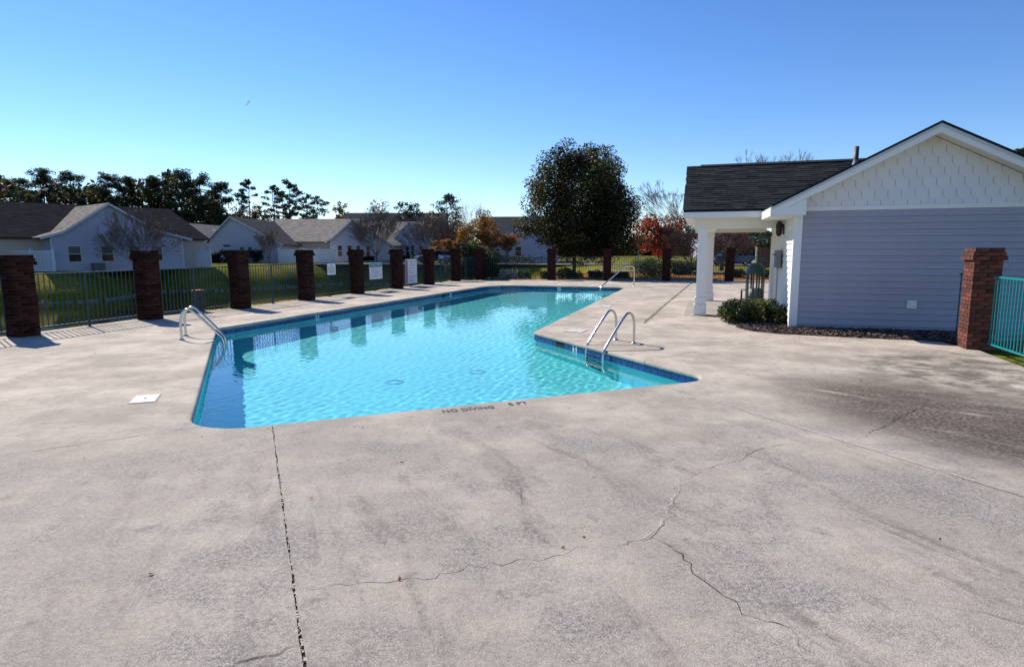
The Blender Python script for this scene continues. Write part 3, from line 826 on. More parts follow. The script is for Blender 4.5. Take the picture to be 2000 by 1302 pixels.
for i in range(5): fence(PF[i], PF[i + 1], ff[i], off=.1, gap=.125)
P0 = Vector(PL[0]); dd = Vector((math.cos(RAD(-97)), math.sin(RAD(-97))))
fence(P0, P0 + dd * 3.1, 'fence panel cut off by the frame, this side of the widest dark pillar', off=-.1)
fence(RP + BU * .10 - BV * .0, RP + BU * .10 - BV * 3.1, 'bright sunlit teal fence panel beside the pool house pillar', off=.0, gap=.105, mt=M_TEAL_SUN)
fence(RP + BU * .05, RP + BU * .05 + BV * 1.25, 'short shaded fence piece between brick pillar and pool house wall', off=0, post=False, n_s=.21)

# signs hung on the fence
def strokes(mb, x0, x1, z, h, rr, y, fill=.85):
    """illegible small print as letter-sized dashes"""
    x = x0
    while x < x1:
        wd = rr.uniform(.35, .8) * h
        if rr.random() < .86: mb.box(x, min(x + wd, x1), y - .0008, y, z, z + h * rr.uniform(.75, 1))
        x += wd + h * .22
        if rr.random() < .16: x += h * .6
def sign(panel, along, z0, z1, wd, label, kind):
    t0, p, d, n_, L = panel; c = p + d * along - n_ * .03
    t = thing('fence_sign', label, 'sign', (c.x, c.y, 0), math.atan2(d.y, d.x), 'signs hung on the pool fence')
    MB().box(-wd / 2, wd / 2, -.003, .003, z0, z1).build('board', M_SIGN, t)
    rr = random.Random(kind); H = z1 - z0; y = -.0034
    def lines(name, m_, rows):
        mb = MB()
        for (a, b, zz, h) in rows: strokes(mb, -wd / 2 + a * wd, -wd / 2 + b * wd, z0 + zz * H, h * H, rr, y)
        mb.build(name, m_, t, kind='stuff')
    if kind == 'small':
        lines('print_line', M_BLACK, [(.40, .60, .78, .085), (.13, .88, .58, .10), (.20, .85, .20, .09)])
        lines('red_print_line', M_RED, [(.12, .92, .38, .12)])
    if kind == 'welcome':
        MB().box(-wd / 2 + .03, wd / 2 - .03, -.0045, -.003, z0 + .74 * H, z1 - .025).build('teal_band', M_SIGNT, t)
        me = text_mesh('WELCOME', .125, .0); me.materials.clear(); me.materials.append(M_SIGN)
        xs_ = [v.co.x for v in me.vertices]; a, b = min(xs_), max(xs_)
        for v in me.vertices: v.co.x = (v.co.x - a) / (b - a) * (wd - .22) - (wd - .22) / 2
        o = put('welcome_lettering', me, t); o.rotation_euler = (math.pi / 2, 0, 0); o.location = (0, -.0062, z0 + .805 * H)
        lines('small_print', mat('faded print', (.12, .16, .22), .8), [(.10, .90, .69, .035)] + [(.10, .95 - rr.random() * .3, .60 - .062 * i, .026) for i in range(9)])
    if kind == 'rules':
        MB().box(-wd / 2 + .02, -wd / 2 + .19 * wd, -.0045, -.003, z0 + .03 * H, z1 - .03 * H).build('purple_band', M_SIGNP, t)
        mb = MB()
        for i in range(24): mb.box(-wd / 2 + .08 * wd, -wd / 2 + .14 * wd, -.0055, -.0046, z0 + (.06 + .036 * i) * H, z0 + (.06 + .036 * i + .024) * H)
        mb.build('red_band_print', M_RED, t)
        lines('faded_heading', mat('faded heading', (.42, .36, .45), .8), [(.26, .94, .87, .06), (.30, .92, .76, .05), (.30, .92, .70, .03)])
        lines('small_print', mat('rules print', (.13, .18, .30), .8), [(.26, .85, .61, .03), (.26, .88, .49, .028), (.26, .80, .42, .028), (.26, .95, .30, .035), (.26, .97, .235, .035), (.26, .85, .165, .03), (.26, .92, .09, .035)])
    return t
sign(panels[3], 1.42, .78, 1.19, .50, 'small square white notice with black and red lines, hung at the fence rail', 'small')
sign(panels[4], 1.36, .48, 1.15, .98, 'white sign with teal WELCOME heading hung on the fence', 'welcome')
sign(panels[5], 1.30, .14, 1.24, 1.10, 'tall white rules sign with a purple side band, on the fence', 'rules')

# ------------------------------------------------------------------ pool house
def BP(u, v): return BC + BU * u + BV * v
ph = thing('pool_house', 'white gabled pool house with lap siding, scalloped gable and shingled side porch', 'pool house', (BC.x, BC.y, 0), BA)
HW = 2.35; SL = .515; ZT = 4.04; TH_ = .2; ZS = 2.44; DEP = 4.45
def ztop(u): return ZT - SL * abs(u - HW)
# gable lap siding boards
N = 18; pitch = (ZS - .10) / N
bd = MB().add([(0, 0, 0), (2 * HW - .24, 0, 0), (2 * HW - .24, 0, pitch + .01), (0, 0, pitch + .01), (0, -.030, 0), (2 * HW - .24, -.030, 0), (2 * HW - .24, -.006, pitch - .006), (0, -.006, pitch - .006)],
              [(4, 5, 6, 7), (0, 1, 5, 4), (0, 4, 7, 3), (1, 2, 6, 5), (7, 6, 2, 3)]).mesh('siding_board', M_SIDE)
for i in range(N): put('siding_board', bd, ph, (.12, -.002, .10 + i * pitch))
sb = MB().add([(0, 0, 0), (0, 4.2, 0), (0, 4.2, pitch + .01), (0, 0, pitch + .01), (-.026, 0, 0), (-.026, 4.2, 0), (-.004, 4.2, pitch - .005), (-.004, 0, pitch - .005)],
              [(4, 7, 6, 5), (0, 4, 5, 1), (0, 3, 7, 4), (1, 5, 6, 2), (7, 3, 2, 6)]).mesh('siding_board', M_SIDEW)
for i in range(N): put('siding_board', sb, ph, (-.002, .12, .10 + i * pitch))
mb = MB(); mb.box(0, 2 * HW, 0, DEP, 0, 2.52); mb.add([(0, 0, 2.52), (2 * HW, 0, 2.52), (HW, 0, ZT - TH_), (0, DEP, 2.52), (2 * HW, DEP, 2.52), (HW, DEP, ZT - TH_)], [(0, 1, 2), (5, 4, 3), (0, 2, 5, 3), (1, 4, 5, 2)])
mb.build('wall', M_SIDE, ph)
# corner boards, frieze
MB().prism([(-.036, -.038), (.12, -.038), (.12, -.001), (-.001, -.001), (-.001, .12), (-.036, .12)], .02, ZS + .02).build('corner_trim', M_WHITE, ph)
MB().box(2 * HW - .12, 2 * HW + .02, -.038, -.001, .02, ZS + .02).build('corner_trim', M_WHITE, ph)
mb = MB(); mb.box(-.024, -.001, 4.32, 4.45, .02, ZS); mb.build('corner_trim', M_WHITE, ph)
MB().box(-.02, 2 * HW + .02, -.03, -.001, ZS, ZS + .085).build('frieze_band', M_WHITE, ph)
# scalloped shakes
sw, ex = .235, .205
pr = [(-sw / 2 + .004, .30), (-sw / 2 + .004, .115)] + [((sw / 2 - .004) * -math.cos(a), .115 - .115 * math.sin(a)) for a in [math.pi * k / 10 for k in range(1, 10)]] + [(sw / 2 - .004, .115), (sw / 2 - .004, .30)]
def shake_mesh(pg):
    k = len(pg)
    return MB().add([(x, -.001, z) for x, z in pg] + [(x, -.022 + .07 * max(0, z), z) for x, z in pg], [tuple(range(k, 2 * k))] + [(i, (i + 1) % k, (i + 1) % k + k, i + k) for i in range(k)]).mesh('shake', M_SCAL)
def clip(pg, fn):
    out = []
    for i in range(len(pg)):
        p, q = pg[i], pg[(i + 1) % len(pg)]; a, b = fn(p), fn(q)
        if a >= 0: out.append(p)
        if (a >= 0) != (b >= 0): t = a / (a - b); out.append((p[0] + (q[0] - p[0]) * t, p[1] + (q[1] - p[1]) * t))
    return out
shake = shake_mesh(pr); row = 0; z = ZS - .03
while z < ZT - TH_:
    o_ = (row % 2) * sw / 2
    for i in range(int(2 * HW / sw) + 3):
        x = -sw + o_ + i * sw
        pg = [(x + a, z + b) for a, b in pr]; n0 = len(pg)
        lim = TH_ + .01
        fns = [lambda p: (ZT - SL * (HW - p[0]) - lim) - p[1], lambda p: (ZT + SL * (HW - p[0]) - lim) - p[1], lambda p: p[1] - ZS - .087, lambda p: p[0] + .0, lambda p: 2 * HW - p[0]]
        cut = any(f(p) < 0 for f in fns for p in pg)
        if not cut: put('shake', shake, ph, (x, -.002, z)); continue
        for f in fns:
            pg = clip(pg, f)
            if len(pg) < 3: break
        if len(pg) >= 3 and max(p[1] for p in pg) - min(p[1] for p in pg) > .02:
            put('shake', shake_mesh([(a - x, b - z) for a, b in pg]), ph, (x, -.002, z))
    row += 1; z += ex
# main roof slabs with overhang
OV, RK = .52, .40
def roof_slab(u0, u1, v0, v1, zt0, zt1, th, mt, name, par):
    return MB().add([(u0, v0, zt0 - th), (u1, v0, zt1 - th), (u1, v1, zt1 - th), (u0, v1, zt0 - th), (u0, v0, zt0), (u1, v0, zt1), (u1, v1, zt1), (u0, v1, zt0)],
                    [(3, 2, 1, 0), (4, 5, 6, 7), (0, 1, 5, 4), (1, 2, 6, 5), (2, 3, 7, 6), (3, 0, 4, 7)]).build(name, mt, par)
for (a, b) in ((-OV, HW), (2 * HW + OV, HW)):
    roof_slab(a, b, -RK - .02, DEP + .3, ztop(a) if a < HW else ztop(a), ZT, .045, M_SHING, 'roof_slope', ph)
    za, zb_ = ztop(a) - .047, ZT - .047
    MB().add([(a, -RK, za - .17), (b, -RK, zb_ - .17), (b, -RK, zb_), (a, -RK, za), (a, -RK + .03, za - .17), (b, -RK + .03, zb_ - .17), (b, -RK + .03, zb_), (a, -RK + .03, za)],
             [(0, 1, 2, 3), (7, 6, 5, 4), (0, 4, 5, 1), (3, 2, 6, 7), (0, 3, 7, 4)]).build('rake_board', M_WHITE, ph)
    MB().add([(a, -RK - .012, za - .06), (b, -RK - .012, zb_ - .06), (b, -RK - .012, zb_ - .002), (a, -RK - .012, za - .002), (a, -RK - .001, za - .06), (b, -RK - .001, zb_ - .06)],
             [(0, 1, 2, 3), (0, 4, 5, 1)]).build('drip_edge', mat('metal drip edge', (.55, .56, .58), .4), ph)
    # rake soffit
    MB().add([(a, -RK + .03, za - .15), (b, -RK + .03, zb_ - .15), (b, -.002, zb_ - .15), (a, -.002, za - .15)], [(0, 1, 2, 3)]).build('soffit', M_CEIL, ph)
# eave box at the porch corner
zc = ztop(-OV) - .05
mb = MB(); mb.add([(-OV, -RK, zc - .17), (.12, -RK, zc - .17), (.12, -RK, ztop(.12) - .23), (-OV, -RK, zc - .16)], [(0, 1, 2, 3)])
mb.box(-OV, -.0, -RK + .002, 1.2, zc - .185, zc - .172); mb.build('eave_box', M_WHITE, ph)
MB().box(-OV - .025, -OV, -RK, DEP, zc - .175, zc + .0).build('fascia', M_WHITE, ph)
MB().box(-OV, .0, 1.2, DEP, zc - .185, zc - .172).build('soffit', M_CEIL, ph)
# vent pipe
mb = MB(); vx = AT(1726, 292, 1)
MB().tube([(1.28, 1.2, 3.2), (1.28, 1.2, 3.86)], .05, 12).build('vent_pipe', mat('dark pipe', (.05, .045, .05), .5), ph, smooth=True)
MB().lathe([(.09, 3.42), (.062, 3.52), (.055, 3.56), (.052, 3.58)], 16, 1.28, 1.2).build('pipe_flashing', mat('lead flashing', (.22, .23, .25), .5), ph, smooth=True)
# porch roof
PU0, PV0, PV1, PZE, PZR = -2.32, 1.62, 6.85, 2.60, 3.95
PVM = (PV0 + PV1) / 2; PSL = (PZR - PZE) / (PVM - PV0)
def pz(v): return PZR - PSL * abs(v - PVM)
u_end = 2.2
for v0, nm in ((PV0, 'f'), (PV1, 'b')):
    ze = PZE
    MB().add([(PU0, v0, ze - .05), (u_end, v0, ze - .05), (u_end, PVM, PZR - .05), (PU0, PVM, PZR - .05), (PU0, v0, ze), (u_end, v0, ze), (u_end, PVM, PZR), (PU0, PVM, PZR)],
             [(3, 2, 1, 0), (4, 5, 6, 7), (0, 1, 5, 4), (1, 2, 6, 5), (2, 3, 7, 6), (3, 0, 4, 7)]).build('roof_deck', M_SHING, ph)
# shingles course by course on the slope we see
ncr = 22; sllen = math.hypot(PVM - PV0, PZR - PZE); ce = sllen / ncr; ca, sa = (PVM - PV0) / sllen, (PZR - PZE) / sllen
sh_me = {}
rr = random.Random(5)
for c_ in range(ncr):
    u = PU0 - .02 - rr.uniform(0, .3)
    vlow = PV0 + c_ * ce * ca; zlow = PZE + c_ * ce * sa
    # the main slope hides what is past the valley
    umax = min(u_end, HW - (ZT - zlow) / SL + .35)
    while u < umax:
        wd = rr.choice([.24, .31, .38]); th = rr.choice([.007, .011, .017])
        uu0 = max(u, PU0 - .02); uu1 = min(u + wd, umax + .1)
        if uu1 - uu0 > .05:
            key = (round(uu1 - uu0, 2), th)
            if key not in sh_me:
                W_ = key[0]; L_ = ce * 1.15
                sh_me[key] = MB().add([(0.003, 0, .001), (W_ - .003, 0, .001), (W_ - .003, ca * L_, sa * L_ + .001), (0.003, ca * L_, sa * L_ + .001),
                                       (0.003, -sa * th, ca * th + .001), (W_ - .003, -sa * th, ca * th + .001), (W_ - .003, ca * L_, sa * L_ + .002), (0.003, ca * L_, sa * L_ + .002)],
                                      [(4, 5, 6, 7), (0, 1, 5, 4), (0, 4, 7, 3), (1, 2, 6, 5)]).mesh('shingle', M_SHING)
            put('shingle', sh_me[key], ph, (uu0, vlow, zlow))
        u += wd
MB().add([(PU0 + .35, PVM - .13, PZR - .03), (u_end, PVM - .13, PZR - .03), (u_end, PVM, PZR + .035), (PU0 + .35, PVM, PZR + .035), (PU0 + .35, PVM + .13, PZR - .03), (u_end, PVM + .13, PZR - .03)],
         [(0, 1, 2, 3), (3, 2, 5, 4), (0, 3, 4), (1, 5, 2)]).build('ridge_cap', M_SHING, ph)
# porch fascia, beams, ceiling
MB().box(PU0 + .02, -OV, PV0 - .005, PV0 + .02, PZE - .18, PZE - .052).build('fascia', M_WHITE, ph)
MB().box(PU0 + .02, -OV, PV1 - .02, PV1 + .005, PZE - .18, PZE - .052).build('fascia', M_WHITE, ph)
MB().add([(PU0 + .03, PV0, PZE - .18), (PU0 + .03, PV1, PZE - .18), (PU0 + .03, PVM, PZR - .10), (PU0 + .01, PV0, PZE - .18), (PU0 + .01, PV1, PZE - .18), (PU0 + .01, PVM, PZR - .10)],
         [(0, 2, 1), (3, 4, 5)]).build('porch_gable', M_WHITE, ph)
MB().box(PU0 + .04, -.005, PV0 + .02, PV1 - .02, PZE - .20, PZE - .181).build('ceiling', M_CEIL, ph)
CU, CV0, CV1 = -1.80, 2.10, 6.30
for v in (CV0, CV1): MB().box(PU0 + .25, -.006, v - .11, v + .11, 2.16, PZE - .201).build('beam', M_CEIL, ph)
MB().box(-1.95, -1.50, CV0 + .112, CV1 - .112, 2.165, PZE - .2015).build('beam', M_CEIL, ph)
for CU, v in ((-1.85, CV0), (-1.60, 6.5)):
    col = MB(); col.box(CU - .108, CU + .108, v - .108, v + .108, .47, 2.05); c_o = col.build('column', M_WHITE, ph, bevel=.006)
    MB().box(CU - .155, CU + .155, v - .155, v + .155, .0, .28).build('plinth', M_WHITE, c_o, bevel=.006)
    MB().box(CU - .130, CU + .130, v - .130, v + .130, .281, .47).build('base_block', M_WHITE, c_o, bevel=.006)
    MB().box(CU - .125, CU + .125, v - .125, v + .125, 2.051, 2.159).build('capital', M_WHITE, c_o, bevel=.006)
MB().box(PU0 + .1, -.1, 1.9, 6.6, .0045, .012).build('porch_slab_edge', M_CONC, ph)
# wall fixtures: things of their own
def fix(name, label, cat, u, v, z, group=None):
    p = BP(u, v); return thing(name, label, cat, (p.x, p.y, z), BA, group)
t = fix('meter_box', 'grey electrical meter box on the sunlit side wall of the pool house', 'electrical box', -.02, 2.0, 1.42)
MB().box(-.13, -.03, -.28, .28, -.21, .21).build('cabinet', M_METER, t, bevel=.01)
MB().box(-.145, -.131, -.26, .02, -.19, .19).build('door', M_METER, t)
MB().tube([(-.06, .1, -.21), (-.06, .1, -1.35)], .022, 8).build('conduit', mat('conduit grey', (.45, .46, .48), .5), t)
MB().lathe([(0, 0), (.07, .0), (.08, .02)], 14).build('meter_dial', M_GLASS, t, loc=(-.15, -.15, .1))
t = fix('wall_lantern', 'black wall lantern under the porch corner of the pool house', 'wall lantern', -.02, 1.75, 2.12)
MB().box(-.03, -.003, -.05, .05, -.12, .12).build('back_plate', M_BLACK, t)
MB().lathe([(.02, .20), (.07, .12), (.075, .10), (.065, -.10), (.05, -.14), (.01, -.17)], 8, -.11, 0).build('lantern', M_BLACK, t)
MB().tube([(-.02, 0, .08), (-.07, 0, .16), (-.11, 0, .19)], .01, 6).build('arm', M_BLACK, t)
t = fix('flood_light', 'small twin flood light at the far corner of the pool house wall', 'flood light', -.02, 4.35, 2.05)
MB().box(-.03, -.003, -.05, .05, -.04, .05).build('back_plate', M_BLACK, t)
for s in (-1, 1): MB().tube([(-.03, s * .03, 0), (-.10, s * .06, -.02), (-.17, s * .10, -.06)], [.012, .02, .045], 10).build('lamp_head', M_BLACK, t)
pu = 2.22
t = fix('wall_outlet', 'small white outdoor outlet cover low on the shaded pool house siding', 'outlet', pu, -.02, .55)
MB().box(-.085, .085, -.02, -.001, -.08, .08).build('plate', M_WHITE, t, bevel=.004)
MB().box(-.04, .04, -.05, -.021, -.045, .05).build('cover', M_WHITE, t, bevel=.006)

# trash can with a dome lid on an open frame
c = G(1472, 606)
t = thing('trash_can', 'green dome topped trash can on a slatted frame behind the porch bush', 'trash can', (c.x, c.y, 0), RAD(10))
M_TG = mat('trash green metal', (.010, .052, .056), .35); 
MB().lathe([(.0, 1.295), (.06, 1.29), (.12, 1.265), (.175, 1.215), (.205, 1.155), (.218, 1.09), (.222, 1.035)], 24).build('dome_lid', M_TG, t, smooth=True)
MB().lathe([(.222, 1.036), (.255, 1.034), (.255, 1.0), (.2, 1.0)], 24).build('rim', M_TG, t)
for k in range(10):
    a = 6.283 * k / 10 + .2; o = MB().box(-.022, .022, -.005, .005, .12, 1.0).build('slat', M_TG, t, loc=(.235 * math.cos(a), .235 * math.sin(a), 0), rz=a + math.pi / 2)
for z in (.16, .36): MB().lathe([(.226, z), (.226, z + .035)], 24).build('hoop', M_TG, t)
MB().lathe([(.0, .18), (.16, .18), (.19, .60), (.185, .60), (.155, .19)], 20).build('liner', mat('liner grey', (.16, .17, .17), .6), t, smooth=True)
for s in (-1, 1):
    for q_ in (-1, 1): MB().box(s * .15 - .015, s * .15 + .015, q_ * .15 - .015, q_ * .15 + .015, 0, .16).build('leg', M_TG, t)
c = G(1446, 592)
t = thing('low_bench', 'low dark framed bench beside the trash can by the porch', 'bench', (c.x, c.y, 0), BA)
MB().box(0, .62, -.2, .2, .40, .43).build('seat', mat('bench slats', (.55, .45, .36), .7), t)
for x in (.02, .6):
    for y in (-.18, .18): MB().box(x - .015, x + .015, y - .015, y + .015, 0, .399).build('leg', M_BLACK, t)

# mulch bed in front of the gable
ed = g([(1432, 628), (1440, 640), (1470, 647), (1520, 652), (1600, 656), (1700, 661), (1800, 665), (1878, 671)])
poly = [(p.x, p.y) for p in ed] + [tuple(BP(3.2, .0)), tuple(BP(0.02, -.0)), tuple(BP(-.03, 2.5)), tuple(BP(-.6, 2.0))]
rr = random.Random(9)
tri = tessellate_polygon([[Vector((*p, 0)) for p in poly]])
mb = MB().add([(p[0], p[1], .006) for p in poly], [tuple(t_) for t_ in tri])
cm = Vector((sum(p[0] for p in poly) / len(poly), sum(p[1] for p in poly) / len(poly)))
bx0, bx1 = min(p[0] for p in poly), max(p[0] for p in poly); by0, by1 = min(p[1] for p in poly), max(p[1] for p in poly)
npts = 7000; pp = np.random.default_rng(4).uniform((bx0 - .1, by0 - .1), (bx1 + .1, by1 + .1), (npts * 3, 2))
ins = inside(pp[:, 0], pp[:, 1], poly); pp = pp[ins][:npts]
Cc = np.column_stack([pp, np.random.default_rng(5).uniform(.008, .05, len(pp))])
bed = bpy.data.objects.new('mulch_bed', None); COL.objects.link(bed); bed['kind'] = 'structure'; bed['label'] = 'strip of brown bark mulch along the pool house wall'
mb.build('mulch_base', M_MULCH, bed)
put('mulch', quads_mesh('mulch', Cc, .07, [M_MULCH, mat('dry mulch', (.17, .125, .10), 1)], np.random.default_rng(2).integers(0, 2, len(Cc)), .35, flat=.7), bed, kind='stuff')

# ------------------------------------------------------------------ terrain, pond
PZ = -2.2
pond = [tuple(G(x, y, PZ)) for x, y in [(60, 593), (110, 592), (160, 590), (205, 587), (240, 582), (262, 578), (268, 574), (285, 571), (330, 570), (395, 569), (450, 568), (515, 564), (580, 560), (640, 556), (680, 553.5)]] + [(-14.5, 68), (-9, 66), (-3, 63.5), (3, 60.5), (4.5, 56), (3.2, 50), (1.0, 42), (-3, 39.5), (-6.5, 36), (-7.6, 32), (-9.5, 26.5), (-11.3, 21.5), (-12.8, 17), (-13.9, 13), (-14.6, 8), (-26, 5), (-60, 14), (-60, 36), (-44, 40)]
pond = np.array(pond)
def sdist(px, py, poly):
    d = np.full(px.shape, 1e9); m_ = len(poly)
    for i in range(m_):
        a = poly[i]; b = poly[(i + 1) % m_]; e = b - a; L2 = (e ** 2).sum()
        t = np.clip(((px - a[0]) * e[0] + (py - a[1]) * e[1]) / L2, 0, 1)
        d = np.minimum(d, np.hypot(px - a[0] - t * e[0], py - a[1] - t * e[1]))
    return np.where(inside(px, py, poly), -d, d)
def axis(lo, hi, step, far):
    c = list(np.arange(lo, hi, step)); s = step
    a = hi
    while a < far: c.append(a); s *= 1.28; a += s
    s = step; a = lo - s
    while a > -far: c.insert(0, a); s *= 1.28; a -= s
    return np.array(c)
xs = axis(-64, 26, .55, 2500); ys = axis(-8, 84, .55, 2500)
X, Y = np.meshgrid(xs, ys); sd = sdist(X, Y, pond)
smooth = lambda t: t * t * (3 - 2 * t)
dk = []
for k0, k1 in zip(order, order[1:] + order[:1]): dk += [tuple(jo[k0])] + [tuple(p) for p in between[(k0, k1)]]
dsd = sdist(X, Y, np.array(dk))
rise = np.where(sd < 0, PZ - .3 - .3 * np.clip(-sd / 3, 0, 1), 0)
nb_ = dsd < 4.4
bank = PZ + .2 + (-.035 - PZ - .2) * np.where(nb_, np.clip(sd / 3.3, 0, 1) ** 2.2, 1 - (1 - np.clip(sd / 4.6, 0, 1)) ** 2.2)
Z = np.where(sd < -.15, rise, np.where(sd < .3, PZ - .1 + (sd + .15) / .45 * .30, bank))
Z = np.where(sd > 14, -.035, Z)
Z += np.where(sd > 1, .03 * np.sin(X * .7) * np.sin(Y * .5 + X * .2), 0) * (np.abs(X) < 60)
Z = np.where(dsd < 1.2, np.minimum(Z, -.045), Z); Z = np.where(dsd < -.75, -2.6, Z); Z = np.where(dsd >= 1.2, Z, Z)
# pull the ground up tight under the deck edge
Z = np.where((dsd > -.75) & (dsd < .5) & (sd > .2), -.05, Z)
nx_ = len(xs); jj, ii = np.meshgrid(np.arange(len(ys) - 1), np.arange(nx_ - 1), indexing='ij')
q = np.stack([jj * nx_ + ii, jj * nx_ + ii + 1, (jj + 1) * nx_ + ii + 1, (jj + 1) * nx_ + ii], -1).reshape(-1, 4)
me = bpy.data.meshes.new('ground'); me.from_pydata(np.stack([X, Y, Z], -1).reshape(-1, 3).tolist(), [], q.tolist())
me.polygons.foreach_set('use_smooth', [True] * len(me.polygons)); me.materials.append(M_GROUND)
st = smooth(np.clip((X + .2 - (Y - 33) * -.0) / 2.5, 0, 1)) * smooth(np.clip((Y - 20) / 4, 0, 1)) * smooth(np.clip((46 - Y) / 4, 0, 1)) * smooth(np.clip((sd) / 1.5, 0, 1))
st = np.maximum(st, smooth(np.clip((1.3 - dsd) / .5, 0, 1)) * .8 * (X < 3))
at = me.attributes.new('straw', 'FLOAT', 'POINT'); at.data.foreach_set('value', st.astype(np.float32).ravel())
gnd = put('ground', me, kind='structure')
gx, gy, gz = xs, ys, Z
def ground_z(x, y):
    i = np.clip(np.searchsorted(gx, x) - 1, 0, len(gx) - 2); j = np.clip(np.searchsorted(gy, y) - 1, 0, len(gy) - 2)
    tx = (x - gx[i]) / (gx[i + 1] - gx[i]); ty = (y - gy[j]) / (gy[j + 1] - gy[j])
    return (gz[j, i] * (1 - tx) + gz[j, i + 1] * tx) * (1 - ty) + (gz[j + 1, i] * (1 - tx) + gz[j + 1, i + 1] * tx) * ty
# pond water
m = mat('pond water', (.010, .012, .005), .05, spec=.5); b = m.node_tree.nodes['Principled BSDF']; b.inputs['IOR'].default_value = 1.33
tcn = m.node_tree.nodes['Texture Coordinate']; nz = m.node_tree.nodes.new('ShaderNodeTexNoise'); nz.inputs['Scale'].default_value = 3; mpn = m.node_tree.nodes.new('ShaderNodeMapping'); mpn.inputs['Scale'].default_value = (1, .4, 1)
m.node_tree.links.new(tcn.outputs['Object'], mpn.inputs[0]); m.node_tree.links.new(mpn.outputs[0], nz.inputs['Vector'])
bp = m.node_tree.nodes.new('ShaderNodeBump'); bp.inputs['Strength'].default_value = .12; bp.inputs['Distance'].default_value = .03
m.node_tree.links.new(nz.outputs['Fac'], bp.inputs['Height']); m.node_tree.links.new(bp.outputs[0], b.inputs['Normal'])
pb = []
pc = pond.mean(0)
mb = MB(); tri = tessellate_polygon([[Vector((p[0], p[1], 0)) for p in pond]])
mb.add([(p[0], p[1], PZ) for p in pond], [t_ for t_ in tri]); mb.build('pond_water', m, kind='structure')
# bank stones along the far shore
mb = MB(); rr = random.Random(21)
shore = [pond[i] for i in range(0, 19)]
for a, b in zip(shore, shore[1:]):
    n_ = int(np.hypot(*(b - a)) / .34)
    for i in range(n_):
        p = a + (b - a) * (i + rr.random()) / n_; s = rr.uniform(.10, .24)
        vs = []
        for (x_, y_, z_) in [(-1, -1, -1), (1, -1, -1), (1, 1, -1), (-1, 1, -1), (-.7, -.7, .6), (.7, -.7, .7), (.7, .7, .6), (-.7, .7, .8)]:
            vs.append((p[0] + x_ * s * rr.uniform(.7, 1.2), p[1] + y_ * s * rr.uniform(.6, 1), PZ + .07 + z_ * s * .6))
        mb.add(vs, [(4, 5, 6, 7), (0, 1, 5, 4), (1, 2, 6, 5), (2, 3, 7, 6), (3, 0, 4, 7)])
mb.build('bank_stones', M_STONE, kind='stuff')['label'] = 'rough stones along the far pond edge'
# grass blades on the near lawns
rg = np.random.default_rng(8)
P = np.concatenate([rg.uniform((-48, 42), (-4, 82), (130000, 2)), rg.uniform((-13, 11), (0, 36), (50000, 2)), rg.uniform((-2, 33), (18, 48), (26000, 2))])
sdp = sdist(P[:, 0], P[:, 1], pond); ddp = sdist(P[:, 0], P[:, 1], np.array(dk))
k_ = (sdp > .25) & (ddp > .06); P = P[k_]
zz = ground_z(P[:, 0], P[:, 1])
mi = (rg.random(len(P)) < .35 + .5 * ((P[:, 0] > 0) & (P[:, 1] < 46))).astype(int)
Cg = np.column_stack([P, zz + .02])
mi = np.where((P[:, 0] > .5) & (P[:, 1] > 30) & (P[:, 1] < 45.5) & (rg.random(len(P)) < .93), 2, mi)
put('grass', quads_mesh('grass', Cg, .05 + .0006 * P[:, 1], L_GRASS + [leaf('pine straw', (.34, .16, .05), (.4, .2, .06))], mi, .35), kind='stuff')
# street beyond the lawn
def strip(name, pts, wd, mt, z):
    mb = MB(); vs = []; fs = []
    for i, p in enumerate(pts):
        p = Vector(p); d = (Vector(pts[min(i + 1, len(pts) - 1)]) - Vector(pts[max(0, i - 1)])).normalized(); n_ = Vector((-d.y, d.x)) * wd / 2
        vs += [(*(p + n_), z), (*(p - n_), z)]
        if i: fs.append((2 * i - 2, 2 * i - 1, 2 * i + 1, 2 * i))
    o = MB().add(vs, fs).build(name, mt, kind='structure'); return o
strip('street', [(-22, 74), (-8, 70), (8, 66), (30, 60), (60, 54)], 6.5, M_PAVE, .012)
strip('kerb', [(-22, 70.6), (-8, 66.6), (8, 62.6), (30, 56.6), (60, 50.6)], .25, mat('kerb concrete', (.42, .40, .37), .9), .12)
strip('pavement', [(6, 47), (12, 44.5), (22, 42.5), (40, 40)], 1.3, mat('path concrete', (.34, .31, .28), .9, var=.2, scale=2), .02)

